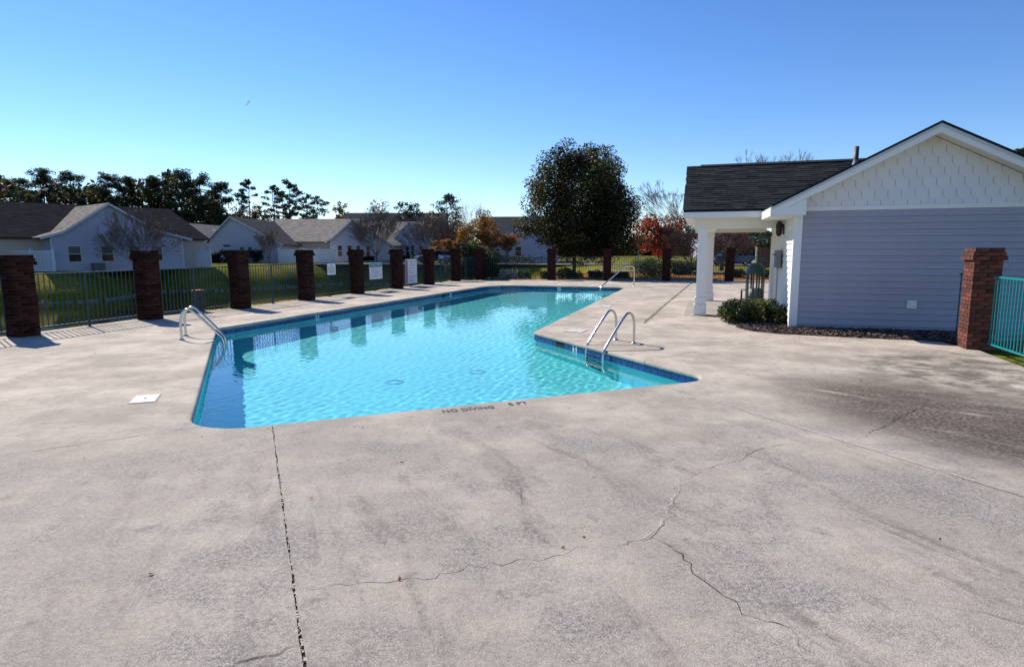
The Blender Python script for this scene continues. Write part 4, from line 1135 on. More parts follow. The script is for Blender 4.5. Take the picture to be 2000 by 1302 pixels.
# ------------------------------------------------------------------ houses
def window(par, x, z0, z1, wd, y=-.02, shut=True):
    f = MB()
    for (a, b, c_, e) in ((-wd / 2 - .07, -wd / 2, z0 - .07, z1 + .07), (wd / 2, wd / 2 + .07, z0 - .07, z1 + .07), (-wd / 2, wd / 2, z0 - .07, z0), (-wd / 2, wd / 2, z1, z1 + .07), (-wd / 2, wd / 2, (z0 + z1) / 2 - .025, (z0 + z1) / 2 + .025)):
        f.box(x + a, x + b, y - .04, y, c_, e)
    fo = f.build('window', M_FTRIM, par)
    MB().box(x - wd / 2, x + wd / 2, y - .012, y - .004, z0, (z0 + z1) / 2 - .025).build('pane', M_GLASS, fo)
    MB().box(x - wd / 2, x + wd / 2, y - .012, y - .004, (z0 + z1) / 2 + .025, z1).build('pane', M_GLASSB if shut else M_GLASS, fo)
def wing(par, ox, oy, ang, prof, L, wall_in=.35, mw=None, mr=None, hip=(0, 0), trim=True, zb=-.12, endgap=0.):
    """prof: roof line (x, z) left eave .. ridge .. right eave; the gable faces -y, body runs to +y"""
    mw = mw or M_HWALL; mr = mr or M_ROOF1
    ca_, sa_ = math.cos(ang), math.sin(ang)
    T = lambda x, y, z: (ox + x * ca_ - y * sa_, oy + x * sa_ + y * ca_, z)
    xl, xr = prof[0][0] + wall_in, prof[-1][0] - wall_in
    def zr(x):
        for (x0, z0), (x1, z1) in zip(prof, prof[1:]):
            if x0 <= x <= x1: return z0 + (z1 - z0) * (x - x0) / (x1 - x0)
        return prof[-1][1]
    inner = [(xl, zr(xl) - .14)] + [(x, z - .14) for x, z in prof[1:-1]] + [(xr, zr(xr) - .14)]
    f = [(xl, zb), (xr, zb)] + inner[::-1]
    if hip[0] or hip[1]: f = [(xl, zb), (xr, zb), (xr, zr(xr) - .14), (xl, zr(xr) - .14)]
    k = len(f); mb = MB()
    mb.add([T(x, 0, z) for x, z in f] + [T(x, L, z) for x, z in f], [tuple(range(k)), tuple(range(2 * k - 1, k - 1, -1)), (0, k, k + 1, 1), (1, k + 1, k + 2, 2), (k - 1, 2 * k - 1, k, 0)])
    mb.build('wall', mw, par)
    mb = MB(); ov = .35; m_ = len(prof); ri = max(range(m_), key=lambda i: prof[i][1])
    def hy(i, end):
        s = 0 if i in (0, m_ - 1) else hip[end] * (prof[i][1] - prof[0][1]) / (prof[ri][1] - prof[0][1])
        return (-ov + s) if end == 0 else (L + ov - s)
    vs = []
    for i, (x, z) in enumerate(prof):
        vs += [T(x, hy(i, 0), z), T(x, hy(i, 1), z), T(x, hy(i, 0), z - .12), T(x, hy(i, 1), z - .12)]
    fs = []
    for i in range(m_ - 1):
        a = 4 * i; b = 4 * i + 4
        fs += [(a, b, b + 1, a + 1), (a + 2, a + 3, b + 3, b + 2), (a, a + 2, b + 2, b), (a + 1, b + 1, b + 3, a + 3)]
    fs += [(0, 1, 3, 2), (4 * m_ - 4, 4 * m_ - 2, 4 * m_ - 1, 4 * m_ - 3)]
    if hip[0]: fs.append(tuple(4 * i for i in range(m_)))
    if hip[1]: fs.append(tuple(4 * i + 1 for i in reversed(range(m_))))
    mb.add(vs, fs); mb.build('roof', mr, par)
    if trim and not hip[0]:
        mb = MB()
        for (x0, z0), (x1, z1) in zip(prof, prof[1:]):
            mb.add([T(x0, -ov - .03, z0 + .01), T(x1, -ov - .03, z1 + .01), T(x1, -ov - .03, z1 - .2), T(x0, -ov - .03, z0 - .2), T(x0, -ov - .001, z0 - .2), T(x1, -ov - .001, z1 - .2)], [(0, 3, 2, 1), (3, 4, 5, 2)])
        mb.build('rake_board', M_FTRIM, par)
        for x in (xl, xr):
            mb = MB(); mb.box(x - .07, x + .07, -.03, -.004, zb, zr(x) - .2, T=lambda v: T(*v)); mb.build('corner_trim', M_FTRIM, par)
    return T
def at(px, Y): return AT(px, 487, Y).x
def hz(py, Y, px=500): return AT(px, py, Y).z
def vfence(xa, ya, xb, yb, h, label, pick=False, cat='privacy fence'):
    d = Vector((xb - xa, yb - ya)); L = d.length
    t = thing('vinyl_fence', label, cat, (xa, ya, -.08), math.atan2(d.y, d.x), 'white vinyl privacy fences')
    n_ = max(1, round(L / 1.9))
    for i in range(n_ + 1):
        x = L * i / n_; p_ = MB(); p_.box(x - .065, x + .065, -.065, .065, 0, h + .08).add([(x - .08, -.08, h + .08), (x + .08, -.08, h + .08), (x + .08, .08, h + .08), (x - .08, .08, h + .08), (x, 0, h + .16)], [(0, 1, 4), (1, 2, 4), (2, 3, 4), (3, 0, 4)])
        p_.build('post', M_VINYL, t)
    MB().box(.07, L - .07, -.025, .025, h - .06, h).build('top_rail', M_VINYL, t)
    MB().box(.07, L - .07, -.025, .025, .06, .16).build('bottom_rail', M_VINYL, t)
    if not pick:
        MB().box(.07, L - .07, -.012, .012, .161, h - .061).build('panel', M_VINYL, t)
        MB().box(.07, L - .07, -.02, .02, h - .36, h - .30).build('mid_rail', M_VINYL, t)
    else:
        pm = MB().box(-.035, .035, -.012, .012, .161, h - .061).mesh('slat', M_VINYL)
        for i in range(int(L / .13)): put('slat', pm, t, (.14 + i * .13, 0, 0))
# house one, with the wide dark roof
Y1 = 54.
A1 = RAD(52); x217 = at(217, Y1); h1 = thing('house', 'grey sided house with wide dark roof and centre gable behind the bare crape myrtle', 'house', (x217, Y1, 0), A1, 'houses beyond the pond')
def on1(px, dv=0.):
    k = (px - 1000) / 1200 * .99; oy_ = Y1 + dv * math.cos(A1); ox_ = x217 - dv * math.sin(A1)
    return (oy_ * k - ox_) / (math.cos(A1) - math.sin(A1) * k)
wing(h1, 0, 0, 0, [(on1(78), 2.75), (on1(125), 3.25), (0, 5.72), (on1(310), 3.45), (on1(374), 2.72)], 9, wall_in=.8, mr=M_ROOF2)
wing(h1, -27, 8.1, RAD(-90), [(-8, 3.0), (0, 5.95), (6.3, 2.75)], 27 + on1(350, 8), wall_in=.5, mw=M_HCREAM, mr=M_ROOF1, hip=(0, 1.0), trim=False)
for px in (145, 209, 262, 306): window(h1, on1(px), .75, 2.0, .86)
MB().box(on1(171), on1(192), -1.3, -.5, -.1, .62).build('air_conditioner', mat('ac unit', (.10, .10, .11), .6), h1)
vfence(at(5, 50), 50.5, at(103, 50), 50.0, 1.75, 'white slatted vinyl fence beside the wide dark roofed house', pick=True)
vfence(at(366, 62), 62., at(410, 62), 62., 1.75, 'short white vinyl fence between the two nearest houses')
# house two
Y2 = 80.; o2 = at(455, Y2)
h2 = thing('house', 'long pale house with two gables joined by a lit grey roof', 'house', (o2, Y2, 0), 0, 'houses beyond the pond')
wing(h2, 0, 0, 0, [(at(404, Y2) - o2, hz(472, Y2)), (0, hz(422, Y2)), (at(556, Y2) - o2, hz(478, Y2))], 16, wall_in=.5, mr=M_ROOF3)
wing(h2, at(520, 90) - o2, 15.5, RAD(-90), [(-9, 2.8), (0, hz(428, 95.5)), (9.2, hz(472, 86))], at(690, 92) - at(520, 92), mr=M_ROOF2, trim=False, mw=M_HCREAM, wall_in=.5)
wing(h2, at(692, 83) - o2, 3., 0, [(at(636, 83) - at(692, 83), hz(473, 83)), (at(655, 83) - at(692, 83), hz(462, 83)), (0, hz(429, 83)), (at(770, 83) - at(692, 83), hz(480, 83))], 15, wall_in=.7, mr=M_ROOF2)
window(h2, at(473, Y2) - o2, 1.2, 2.0, .55); window(h2, at(489, Y2) - o2, 1.2, 2.0, .55)
MB().box(at(437, Y2) - o2, at(450, Y2) - o2, -.06, -.02, hz(481, Y2), hz(478, Y2)).build('vent', M_BLACK, h2)
for px in (664, 683, 700, 719): window(h2, at(px, 83) - o2, .75, 2.15, .52, y=2.98, shut=False)
vfence(at(541, 78), 78.5, at(585, 78), 78.5, 1.8, 'white vinyl privacy fence beside the blue grey gable')
vfence(at(590, 80), 80.5, at(650, 80), 80.5, 1.8, 'white vinyl privacy fence with post caps under the lit roof')
# house three
Y3 = 92.; o3 = at(800, Y3)
h3 = thing('house', 'smaller pale gabled house behind the tall bare crape myrtles', 'house', (o3, Y3, 0), 0, 'houses beyond the pond')
wing(h3, 0, 0, 0, [(at(758, Y3) - o3, hz(474, Y3)), (at(772, Y3) - o3, hz(464, Y3)), (0, hz(434, Y3)), (at(848, Y3) - o3, hz(478, Y3))], 14, wall_in=.7, mr=M_ROOF2)
wing(h3, at(712, 100) - o3, 12, RAD(-90), [(-8, 2.8), (0, hz(434, 104)), (7, hz(472, 97))], 9, mr=M_ROOF2, trim=False, mw=M_HCREAM)
for px in (780, 796, 806, 822): window(h3, at(px, Y3) - o3, .7, 2.1, .5, shut=False)
vfence(at(742, 88), 88, at(765, 88), 88, 1.8, 'white vinyl gate fence beyond the vase shaped bare tree')
# taller house behind
Y4 = 118.; o4 = at(672, Y4)
h4 = thing('house', 'tall dark roofed house rising behind the long pale house', 'house', (o4, Y4, 0), 0, 'houses beyond the pond')
wing(h4, 0, 4, RAD(-86), [(-7, 4.6), (0, hz(414, Y4)), (6, hz(445, Y4))], 19, mr=M_ROOF3, trim=True)
wing(h4, at(762, 112) - o4, -6, 0, [(-3.8, hz(448, 112)), (0, hz(424, 112)), (3.8, hz(448, 112))], 10, mr=M_ROOF3)
# house beyond the street at the centre
Y5 = 76.; o5 = at(985, Y5)
h5 = thing('house', 'pale house with dark plain roof behind the orange tree', 'house', (o5, Y5, 0), 0, 'houses beyond the pond')
wing(h5, at(940, Y5) - o5, 5, RAD(-90), [(-5, 3.0), (0, hz(425, 81)), (5, hz(468, Y5))], 9, mr=M_ROOF3, trim=False)
wing(h5, at(1042, Y5) - o5, -.5, 0, [(at(990, Y5) - at(1042, Y5), hz(466, Y5)), (0, hz(415, Y5)), (at(1095, Y5) - at(1042, Y5), hz(466, Y5))], 12, mr=M_ROOF3)
window(h5, at(1012, Y5) - o5, .8, 1.9, .7, y=-.52, shut=False)
# small one between house one and two, and one far to the right
o6 = at(380, 92)
h6 = thing('house', 'small gabled house end glimpsed between the two nearest houses', 'house', (o6, 92, 0), 0, 'houses beyond the pond')
wing(h6, at(366, 92) - o6, 0, 0, [(-4.5, 2.7), (0, hz(435, 92)), (4.2, 2.6)], 12, mr=M_ROOF2)
wing(h6, at(404, 96) - o6, 6, RAD(-90), [(-5, 2.8), (0, hz(448, 100)), (4, hz(470, 96))], 9, mr=M_ROOF2, trim=False)
o7 = at(1448, 95)
h7 = thing('house', 'distant house with grey hipped roof seen under the porch', 'house', (o7, 95, 0), 0, 'houses beyond the pond')
wing(h7, -5, 5, RAD(-90), [(-5, 3.6), (0, 5.9), (5, 3.6)], 9, mr=M_ROOF1, trim=False, hip=(3, 3))
window(h7, -1.5, 1.6, 2.6, .9, y=-.05); window(h7, 1.5, 1.6, 2.6, .9, y=-.05)

# wooden fence piece beyond the porch
t = thing('wooden_fence', 'brown wooden board fence beyond the street behind the porch', 'wooden fence', (at(1478, 52), 52, -.03), RAD(-4))
M_WOOD = mat('brown fence board', (.12, .065, .04), .9, var=.3, scale=4, rnd=.2)
bm_ = MB().box(-.07, .07, -.012, .012, .03, 1.72).mesh('board', M_WOOD)
for i in range(24): put('board', bm_, t, (.2 + i * .15, 0, 0))
MB().box(-.06, .06, -.06, .06, 0, 1.8).build('post', mat('pale post', (.5, .4, .3), .8), t)
MB().box(.0, 3.8, .013, .05, .4, .5).build('rail', M_WOOD, t); MB().box(.0, 3.8, .013, .05, 1.3, 1.4).build('rail', M_WOOD, t)

# ------------------------------------------------------------------ cars
def car(x, y, rz, body, label):
    t = thing('parked_car', label, 'car', (x, y, .03), rz, 'parked cars')
    pm = mat('car paint ' + label[:8], body, .25, spec=.6)
    L, W = 4.5, 1.75
    sec = [(-2.25, .35, .62), (-2.2, .28, .80), (-1.5, .25, .92), (1.0, .25, .95), (2.0, .28, .80), (2.25, .38, .60)]
    side = [(-2.25, .40), (-2.22, .62), (-2.05, .80), (-1.35, .92), (-.65, .95), (1.15, .98), (1.95, .95), (2.2, .86), (2.25, .45), (2.1, .26), (-2.1, .26)]
    k = len(side); vs = []
    for yy, s in ((-W / 2, .97), (-W / 2 + .08, 1), (W / 2 - .08, 1), (W / 2, .97)):
        for (x_, z_) in side: vs.append((x_ * s, yy, .6 + (z_ - .6) * (1 if s == 1 else .9)))
    fs = [(r * k + i, r * k + (i + 1) % k, (r + 1) * k + (i + 1) % k, (r + 1) * k + i) for r in range(3) for i in range(k)] + [tuple(range(k - 1, -1, -1)), tuple(range(3 * k, 4 * k))]
    MB().add(vs, fs).build('body', pm, t, bevel=.03)
    cab = [(-.75, .93), (.0, 1.40), (.95, 1.43), (1.75, .95)]
    g1 = []; 
    for yy, s in ((-W / 2 + .06, .0), (W / 2 - .06, .0)):
        for x_, z_ in cab: g1.append((x_, yy * (1 if z_ < 1 else .82), z_))
    MB().add(g1, [(0, 1, 5, 4), (2, 3, 7, 6), (3, 2, 1, 0), (4, 5, 6, 7)]).build('window', M_GLASS, t)
    MB().add([g1[1], g1[2], g1[6], g1[5], *[(a, b, c + .03) for a, b, c in (g1[1], g1[2], g1[6], g1[5])]], [(4, 5, 6, 7), (0, 1, 5, 4), (1, 2, 6, 5), (2, 3, 7, 6), (3, 0, 4, 7)]).build('roof', pm, t)
    for x_ in (-1.4, 1.4):
        for s in (-1, 1):
            wv = MB(); y0 = s * (W / 2 - .1)
            wv.tube([(x_, y0 - .1, .32), (x_, y0 + .1, .32)], .32, 18); wo = wv.build('wheel', mat('tyre', (.02, .02, .02), .9), t)
            MB().tube([(x_, y0 - .105, .32), (x_, y0 + .105, .32)], .19, 12).build('rim', M_STEEL, wo)
    for s in (-1, 1):
        MB().box(-2.27, -2.12, s * .62 - .16, s * .62 + .16, .60, .74).build('headlight', M_TILEW, t)
        MB().box(2.1, 2.27, s * .66 - .12, s * .66 + .12, .66, .82).build('taillight', M_RED, t)
car(at(872, 71), 71, RAD(99), (.16, .22, .34), 'pale blue parked car seen past the rules sign pillar')
car(at(846, 74), 75, RAD(20), (.03, .03, .035), 'dark parked car behind the pale blue one')
car(at(1440, 58), 58.5, RAD(185), (.015, .05, .15), 'blue parked car beyond the far fence near the porch')

# ------------------------------------------------------------------ trees
def leafy_tree(name, label, px, Y, blobs, n, size, mats, probs, seed, group=None, trunk=None, cat='tree', asp=.62, bark=None, shell=.55, clumpy=.5, levels=3, kids=3, topz=None):
    """blobs in metres relative to the base: (dx, dy, z, rx, ry, rz)"""
    x = at(px, Y) if px is not None else trunk[0]; rng = np.random.default_rng(seed); rp = random.Random(seed)
    t = thing(name, label, cat, (x, Y, -.06), 0, group)
    # break big lobes into many small clumps so that the outline is uneven
    sm = []
    for b in blobs:
        m_ = max(4, int(18 * (b[3] * b[5]) ** .5 * clumpy * 2))
        for i in range(m_):
            d = rng.normal(size=3); d /= np.linalg.norm(d); r = rng.uniform(.35, 1.06)
            s = rng.uniform(.15, .36)
            sm.append((b[0] + d[0] * b[3] * r, b[1] + d[1] * b[4] * r, b[2] + d[2] * b[5] * r, b[3] * s, b[4] * s, b[5] * s))
    C, idx, d = crown_points(rng, sm, n, shell)
    pr = rng.dirichlet(np.array(probs) * 3 + .05, len(sm))
    u = rng.random(n); cum = np.cumsum(pr[idx], axis=1); mi = (u[:, None] > cum[:, :-1]).sum(1)
    put('crown', quads_mesh('crown', C, size, mats, mi, asp, rng), t)
    zc = min(b[2] - b[5] * .6 for b in blobs); top = max(b[2] + b[5] * .7 for b in blobs)
    sp = max(b[3] for b in blobs)
    r0 = max(.06, top * .018)
    segs, tips = branches(rp, (0, 0, 0), max(top, 1), .55, r0, levels=levels, n0=4, trunk=.32, kids=kids)
    seg_mesh(segs, 6).build('trunk', bark or M_BARK, t)
    return t
def bare_tree(label, px, Y, H, spread, seed, group=None, n0=6, levels=6, trunk=.14, leaves=0, lmats=None, r0=.07, name='bare_tree', mt=None, kids=2, seglen=.74, vase=True, lsize=.09, minr=.006, stems=1, cs=.36):
    rp = random.Random(seed); x = at(px, Y)
    t = thing(name, label, 'tree', (x, Y, -.06), 0, group)
    segs = []; tips = []
    for s_ in range(stems):
        a = 6.28 * s_ / stems
        s1, t1 = branches(rp, (.08 * math.cos(a) * (stems > 1), .08 * math.sin(a) * (stems > 1), 0), H, spread, r0, levels=levels, n0=n0, trunk=trunk, vase=vase, kids=kids, seglen=seglen, cs=cs,
                          lean=(.25 * math.cos(a) * (stems > 1), .25 * math.sin(a) * (stems > 1)))
        segs += s1; tips += t1
    zt = max(s[1].z for s in segs); k = H / zt
    segs = [(p * k, q * k, a, b) for p, q, a, b in segs]
    big = [s for s in segs if s[2] > r0 * .33]; small = [s for s in segs if s[2] <= r0 * .33]
    seg_mesh(big, 6).build('trunk', mt or M_BARK, t); seg_mesh(small, 3, minr).build('branches', M_TWIG, t)
    if leaves:
        rng = np.random.default_rng(seed); T_ = np.array([tuple(p * k) for p in tips]); C = T_[rng.integers(0, len(T_), leaves)] + rng.normal(0, .10, (leaves, 3))
        put('leaves', quads_mesh('leaves', C, lsize, lmats, rng.integers(0, len(lmats), leaves), .6, rng), t)
    return t
def pine(label, px, ptop, Y, wpx, seed, group=None, n=2600, bare=.45, lean=(0, 0), size=.5):
    rng = np.random.default_rng(seed); rp = random.Random(seed); x = at(px, Y)
    H = AT(px, ptop, Y).z; R = wpx / 2 / FOC * Y
    t = thing('pine_tree', label, 'pine tree', (x, Y, 0), 0, group)
    segs = []; p = Vector((0, 0, 0)); k = 8; pts = [p]
    for i in range(k):
        p = p + Vector((rp.gauss(0, .05 * H / k) + lean[0] * H / k, rp.gauss(0, .05 * H / k), H / k * .97)); pts.append(p)
    r0 = H * .014
    for i in range(k): segs.append((pts[i], pts[i + 1], r0 * (1 - i / k * .8), r0 * (1 - (i + 1) / k * .8)))
    clumps = []
    nb = 24 if bare > .32 else 36
    for i in range(nb):
        f = bare + (1 - bare) * (i + .5) / nb; base = pts[0].lerp(pts[-1], f); j = f * k; base = pts[int(min(j, k - 1))].lerp(pts[int(min(j, k - 1)) + 1], min(1, j - int(min(j, k - 1))))
        prof = math.sin(math.pi * min(1, max(.12, (f - bare) / (1 - bare) * .80 + .16))) ** .7
        a = rp.uniform(0, 6.283); L = R * prof * rp.uniform(.45, 1.1)
        e = base + Vector((math.cos(a) * L, math.sin(a) * L, L * rp.uniform(.05, .45)))
        segs.append((base, e, r0 * .28, r0 * .08))
        for q_ in (.55, .8, 1.0, 1.12):
            c_ = base.lerp(e, q_); s = R * rp.uniform(.13, .25) * (1 if bare > .32 else 1.25)
            clumps.append((c_.x + rp.gauss(0, s * .5), c_.y + rp.gauss(0, s * .5), c_.z + rp.gauss(.1, s * .3), s, s, s * .55))
    tp = pts[-1]; clumps.append((tp.x, tp.y, tp.z - R * .1, R * .25, R * .25, R * .22))
    C, idx, d = crown_points(rng, clumps, n, .3)
    mi = (rng.random(n) < .3).astype(int)
    put('crown', quads_mesh('crown', C, size, L_PINE, mi, .30, rng), t)
    seg_mesh(segs, 6).build('trunk', M_BARKP, t)
    return t

# the big callery pear: crown 7 m wide, 8.3 m tall
YB = 37.
leafy_tree('pear_tree', 'big round dark green pear tree with bronze leaf tips behind the far fence', 1122, YB,
           [(.3, 0, 4.3, 3.15, 2.7, 2.8), (.5, 0, 6.1, 2.2, 2.0, 1.9), (-1.3, 0, 5.2, 1.6, 1.7, 1.7), (-2.0, 0, 3.2, 1.6, 1.6, 1.6), (2.3, 0, 3.5, 1.7, 1.6, 1.9), (.4, 0, 2.5, 2.7, 2.3, 1.3), (.9, 0, 1.9, 2.5, 2.0, 1.0), (1.3, 0, 7.0, 1.0, 1.0, 1.1), (.0, 0, 6.9, .8, .8, 1.0), (2.4, .2, 4.9, 1.2, 1.2, 1.3), (2.3, 0, 2.5, 1.5, 1.4, 1.2)],
           82000, .122, L_PEAR, (.60, .29, .11), 4, cat='pear tree', clumpy=.8)
leafy_tree('maple_tree', 'red leaved tree turning gold low down beside the big pear tree', 1292, 44,
           [(0, 0, 3.2, 1.8, 1.5, 1.3), (-1.1, 0, 2.6, 1.1, 1.0, 1.2), (1.0, 0, 2.5, 1.3, 1.2, 1.1), (.1, 0, 1.9, 1.8, 1.4, .9)], 9000, .14, L_RED, (.5, .25, .3), 5)
leafy_tree('orange_tree', 'slender orange and gold autumn tree above the dark bush', 938, 68.5,
           [(0, 0, 3.7, 1.8, 1.6, 1.4), (-1.3, 0, 3.3, 1.5, 1.4, 1.2), (.6, 0, 4.9, 1.1, 1.1, 1.2), (.1, 0, 2.1, 1.7, 1.5, 1.1), (1.1, 0, 2.9, 1.3, 1.2, 1.2)], 6000, .18, L_GOLD, (.45, .35, .3), 6, clumpy=.8)
bare_tree('wispy upper twigs rising through the orange autumn tree', 940, 69, 7.0, .5, 61, None, leaves=260, lmats=L_GOLD, r0=.06, levels=5, kids=3)
leafy_tree('rust_tree', 'small rust brown tree in front of the central house', 990, 67, [(0, 0, 2.6, 2.0, 1.5, 1.1), (-.9, 0, 1.9, 1.2, 1.1, .8)], 3300, .16, L_RUST, (.6, .4), 7)
leafy_tree('rust_tree', 'low orange brown tree above the parked pale blue car', 866, 66, [(0, 0, 2.1, 1.5, 1.1, .7)], 1800, .15, L_RUST, (.6, .4), 8)
# crape myrtles
cg = 'bare crape myrtles by the pond'
bare_tree('wide bare crape myrtle spreading before the grey house', 270, 51.5, 5.3, .95, 12, cg, leaves=500, lmats=L_RUST + [L_OAK[0]], name='crape_myrtle', r0=.085, levels=5, minr=0.010, kids=3, seglen=.70, n0=15, trunk=.09)
bare_tree('small upright bare crape myrtle against the blue grey gable', 524, 74, 4.4, .5, 13, cg, name='crape_myrtle', r0=.07, levels=4, minr=0.014, kids=3, n0=11, leaves=150, lmats=L_RUST, trunk=.09)
bare_tree('tall vase shaped bare crape myrtle above the welcome sign', 735, 76, 7.1, .85, 14, cg, name='crape_myrtle', r0=.10, levels=5, minr=0.013, kids=3, seglen=.72, n0=15, trunk=.09)
bare_tree('bare crape myrtle behind the rules sign pillar', 838, 74, 6.4, .9, 15, cg, name='crape_myrtle', r0=.09, levels=5, minr=0.013, kids=3, seglen=.72, n0=15, trunk=.09)
bare_tree('bare reddish crape myrtle next to the orange tree', 888, 72, 5.5, .8, 16, cg, name='crape_myrtle', r0=.08, levels=5, minr=0.013, kids=3, n0=13, leaves=500, lmats=L_RUST, trunk=.09)
bare_tree('bare shrubby tree in the gap between the two nearest houses', 386, 75, 3.6, .7, 17, cg, name='crape_myrtle', r0=.07, levels=4, minr=0.014, kids=3, n0=9, leaves=150, lmats=L_RUST, trunk=.09)
bare_tree('pale bare tree with a few last leaves above the porch roof', 1412, 46, 8.9, 1.15, 18, None, leaves=110, lmats=[L_RED[1], L_RUST[1]], r0=.14, levels=7, trunk=.2, minr=.007, kids=3, seglen=.68, n0=6)
bare_tree('dense bare brown tree between the red tree and the porch column', 1350, 43, 4.0, .95, 19, None, leaves=900, lmats=[L_RUST[1], L_OAK[0]], r0=.12, levels=6, minr=.010, kids=3, seglen=.70, n0=8)
bare_tree('twisted bare tree with reddish twigs seen between the porch columns', 1408, 45, 3.9, .9, 20, None, leaves=600, lmats=[L_RED[0], L_RUST[1]], r0=.10, levels=6, minr=.010, kids=3, seglen=.70, n0=7)
# pines and woods behind
pg = 'tall pines behind the houses'
for i, (px, pt, Y, wd) in enumerate([(-30, 360, 120, 60), (8, 352, 122, 52), (50, 346, 118, 60), (98, 329, 115, 62), (145, 332, 118, 58), (188, 366, 120, 50), (222, 339, 116, 54), (262, 345, 120, 56), (300, 342, 118, 50), (335, 338, 122, 48), (362, 334, 116, 66), (400, 343, 118, 60), (440, 356, 116, 54)]):
    pine(['dark broad pine', 'dark ragged pine', 'dark dense pine', 'dark leaning pine'][i % 4] + ' in the dense stand, tree %s from its outer end' % ['one', 'two', 'three', 'four', 'five', 'six', 'seven', 'eight', 'nine', 'ten', 'eleven', 'twelve', 'thirteen'][i],
         px, pt, Y, wd * 1.2, 100 + i, pg, n=11000, bare=.22, size=.40)
pine('slim lone pine with two trunks showing, above the first blue gable', 492, 349, 118, 44, 120, pg, n=2400, bare=.45)
pine('pine with a shelf like crown, first of the sparse group', 540, 362, 118, 46, 121, pg, n=2000, bare=.4)
pine('tallest sparse pine with bare lower trunk', 573, 352, 116, 50, 122, pg, n=2400, bare=.45)
pine('thin pine close beside the tallest sparse one', 557, 372, 122, 40, 123, pg, n=1700, bare=.35)
pine('short pine at the edge of the sparse group', 600, 378, 118, 36, 124, pg, n=1500, bare=.3)
pine('leaning one sided pine ending the sparse group', 610, 384, 116, 44, 125, pg, n=1500, bare=.4, lean=(.12, 0))
pine('solitary open pine standing over the central rooftops', 878, 380, 98, 56, 126, pg, n=1900, bare=.25)
wg = 'mixed autumn trees behind the houses'
for i, (px, ptop, Y, rr_, mats, pr, lab) in enumerate([
    (668, 393, 125, 2.0, L_RUST + [L_OAK[1]], (.4, .3, .3), 'small reddish tree peeping over the tall house gable'),
    (745, 386, 122, 3.2, [L_RED[0], L_RUST[1], L_OAK[0]], (.35, .35, .3), 'rounded red brown tree over the dark roofs'),
    (790, 388, 120, 2.2, L_OAK, (.6, .4), 'dark pointed evergreen over the dark roofs'),
    (813, 396, 122, 2.2, L_OAK, (.7, .3), 'dark narrow evergreen beside the pointed one'),
    (842, 405, 110, 2.6, [L_GOLD[0], L_OAK[0], L_OAK[1]], (.3, .4, .3), 'orange tinted tree below the solitary pine'),
    (505, 400, 125, 2.6, L_GOLD, (.4, .3, .3), 'golden tree at the foot of the lone slim pine'),
    (452, 385, 120, 3.6, [L_RUST[1], L_OAK[0], L_OAK[0]], (.25, .4, .35), 'dark rusty tree ending the dense pine stand'),
    (535, 412, 126, 2.4, [L_OAK[1], L_GOLD[2]], (.6, .4), 'low olive tree behind the lit roof ridge'),
    (608, 410, 122, 2.6, [L_OAK[1], L_OAK[0]], (.6, .4), 'low olive tree under the leaning pine')]):
    z = AT(px, ptop, Y).z
    leafy_tree('autumn_tree', lab, px, Y, [(0, 0, z - rr_ * .8, rr_ * .8, rr_ * .8, rr_ * .8), (rr_ * .3, 0, z - rr_ * 2, rr_, rr_, rr_ * 1.1), (-rr_ * .3, 0, z - rr_ * 3, rr_, rr_, rr_ * 1.2)], 2600, .38, mats, pr, 200 + i, wg, levels=2)
for i, (px, ptop, Y, rr_, lab) in enumerate([(1432, 432, 70, 2.3, 'dark rounded evergreen seen between porch column and wall'), (1475, 455, 78, 3.2, 'dark evergreen beyond the street behind the trash can'),
                                             (1503, 448, 80, 3.0, 'evergreen half hidden behind the pool house corner'), (1992, 285, 40, 1.6, 'dark treetop peeking over the pool house roof')]):
    z = AT(px, ptop, Y).z
    leafy_tree('evergreen_tree', lab, px, Y, [(0, 0, z - rr_ * .7, rr_, rr_, rr_ * .8), (0, 0, z - rr_ * 1.5, rr_ * 1.2, rr_, rr_ * .9)], 5000, .26, L_OAK, (.6, .4), 230 + i, 'evergreens seen past the pool house', levels=2)
# far woods: one mass
rng = np.random.default_rng(77); n_ = 70000
ang = rng.uniform(-1.15, 1.15, n_); rr_ = rng.uniform(135, 150, n_)
hgt = 4.6 + 1.6 * np.sin(ang * 23) + 1.2 * np.sin(ang * 61 + 1) + .9 * np.sin(ang * 137)
hgt = hgt + 9.5 / (1 + np.exp((ang + .43) * 40))
C = np.column_stack([np.sin(ang) * rr_, np.cos(ang) * rr_, rng.random(n_) ** .8 * hgt])
put('far_woods', quads_mesh('far_woods', C, .95, L_OAK + [L_RUST[1]], rng.choice(3, n_, p=[.55, .3, .15]), .6, rng), kind='stuff')

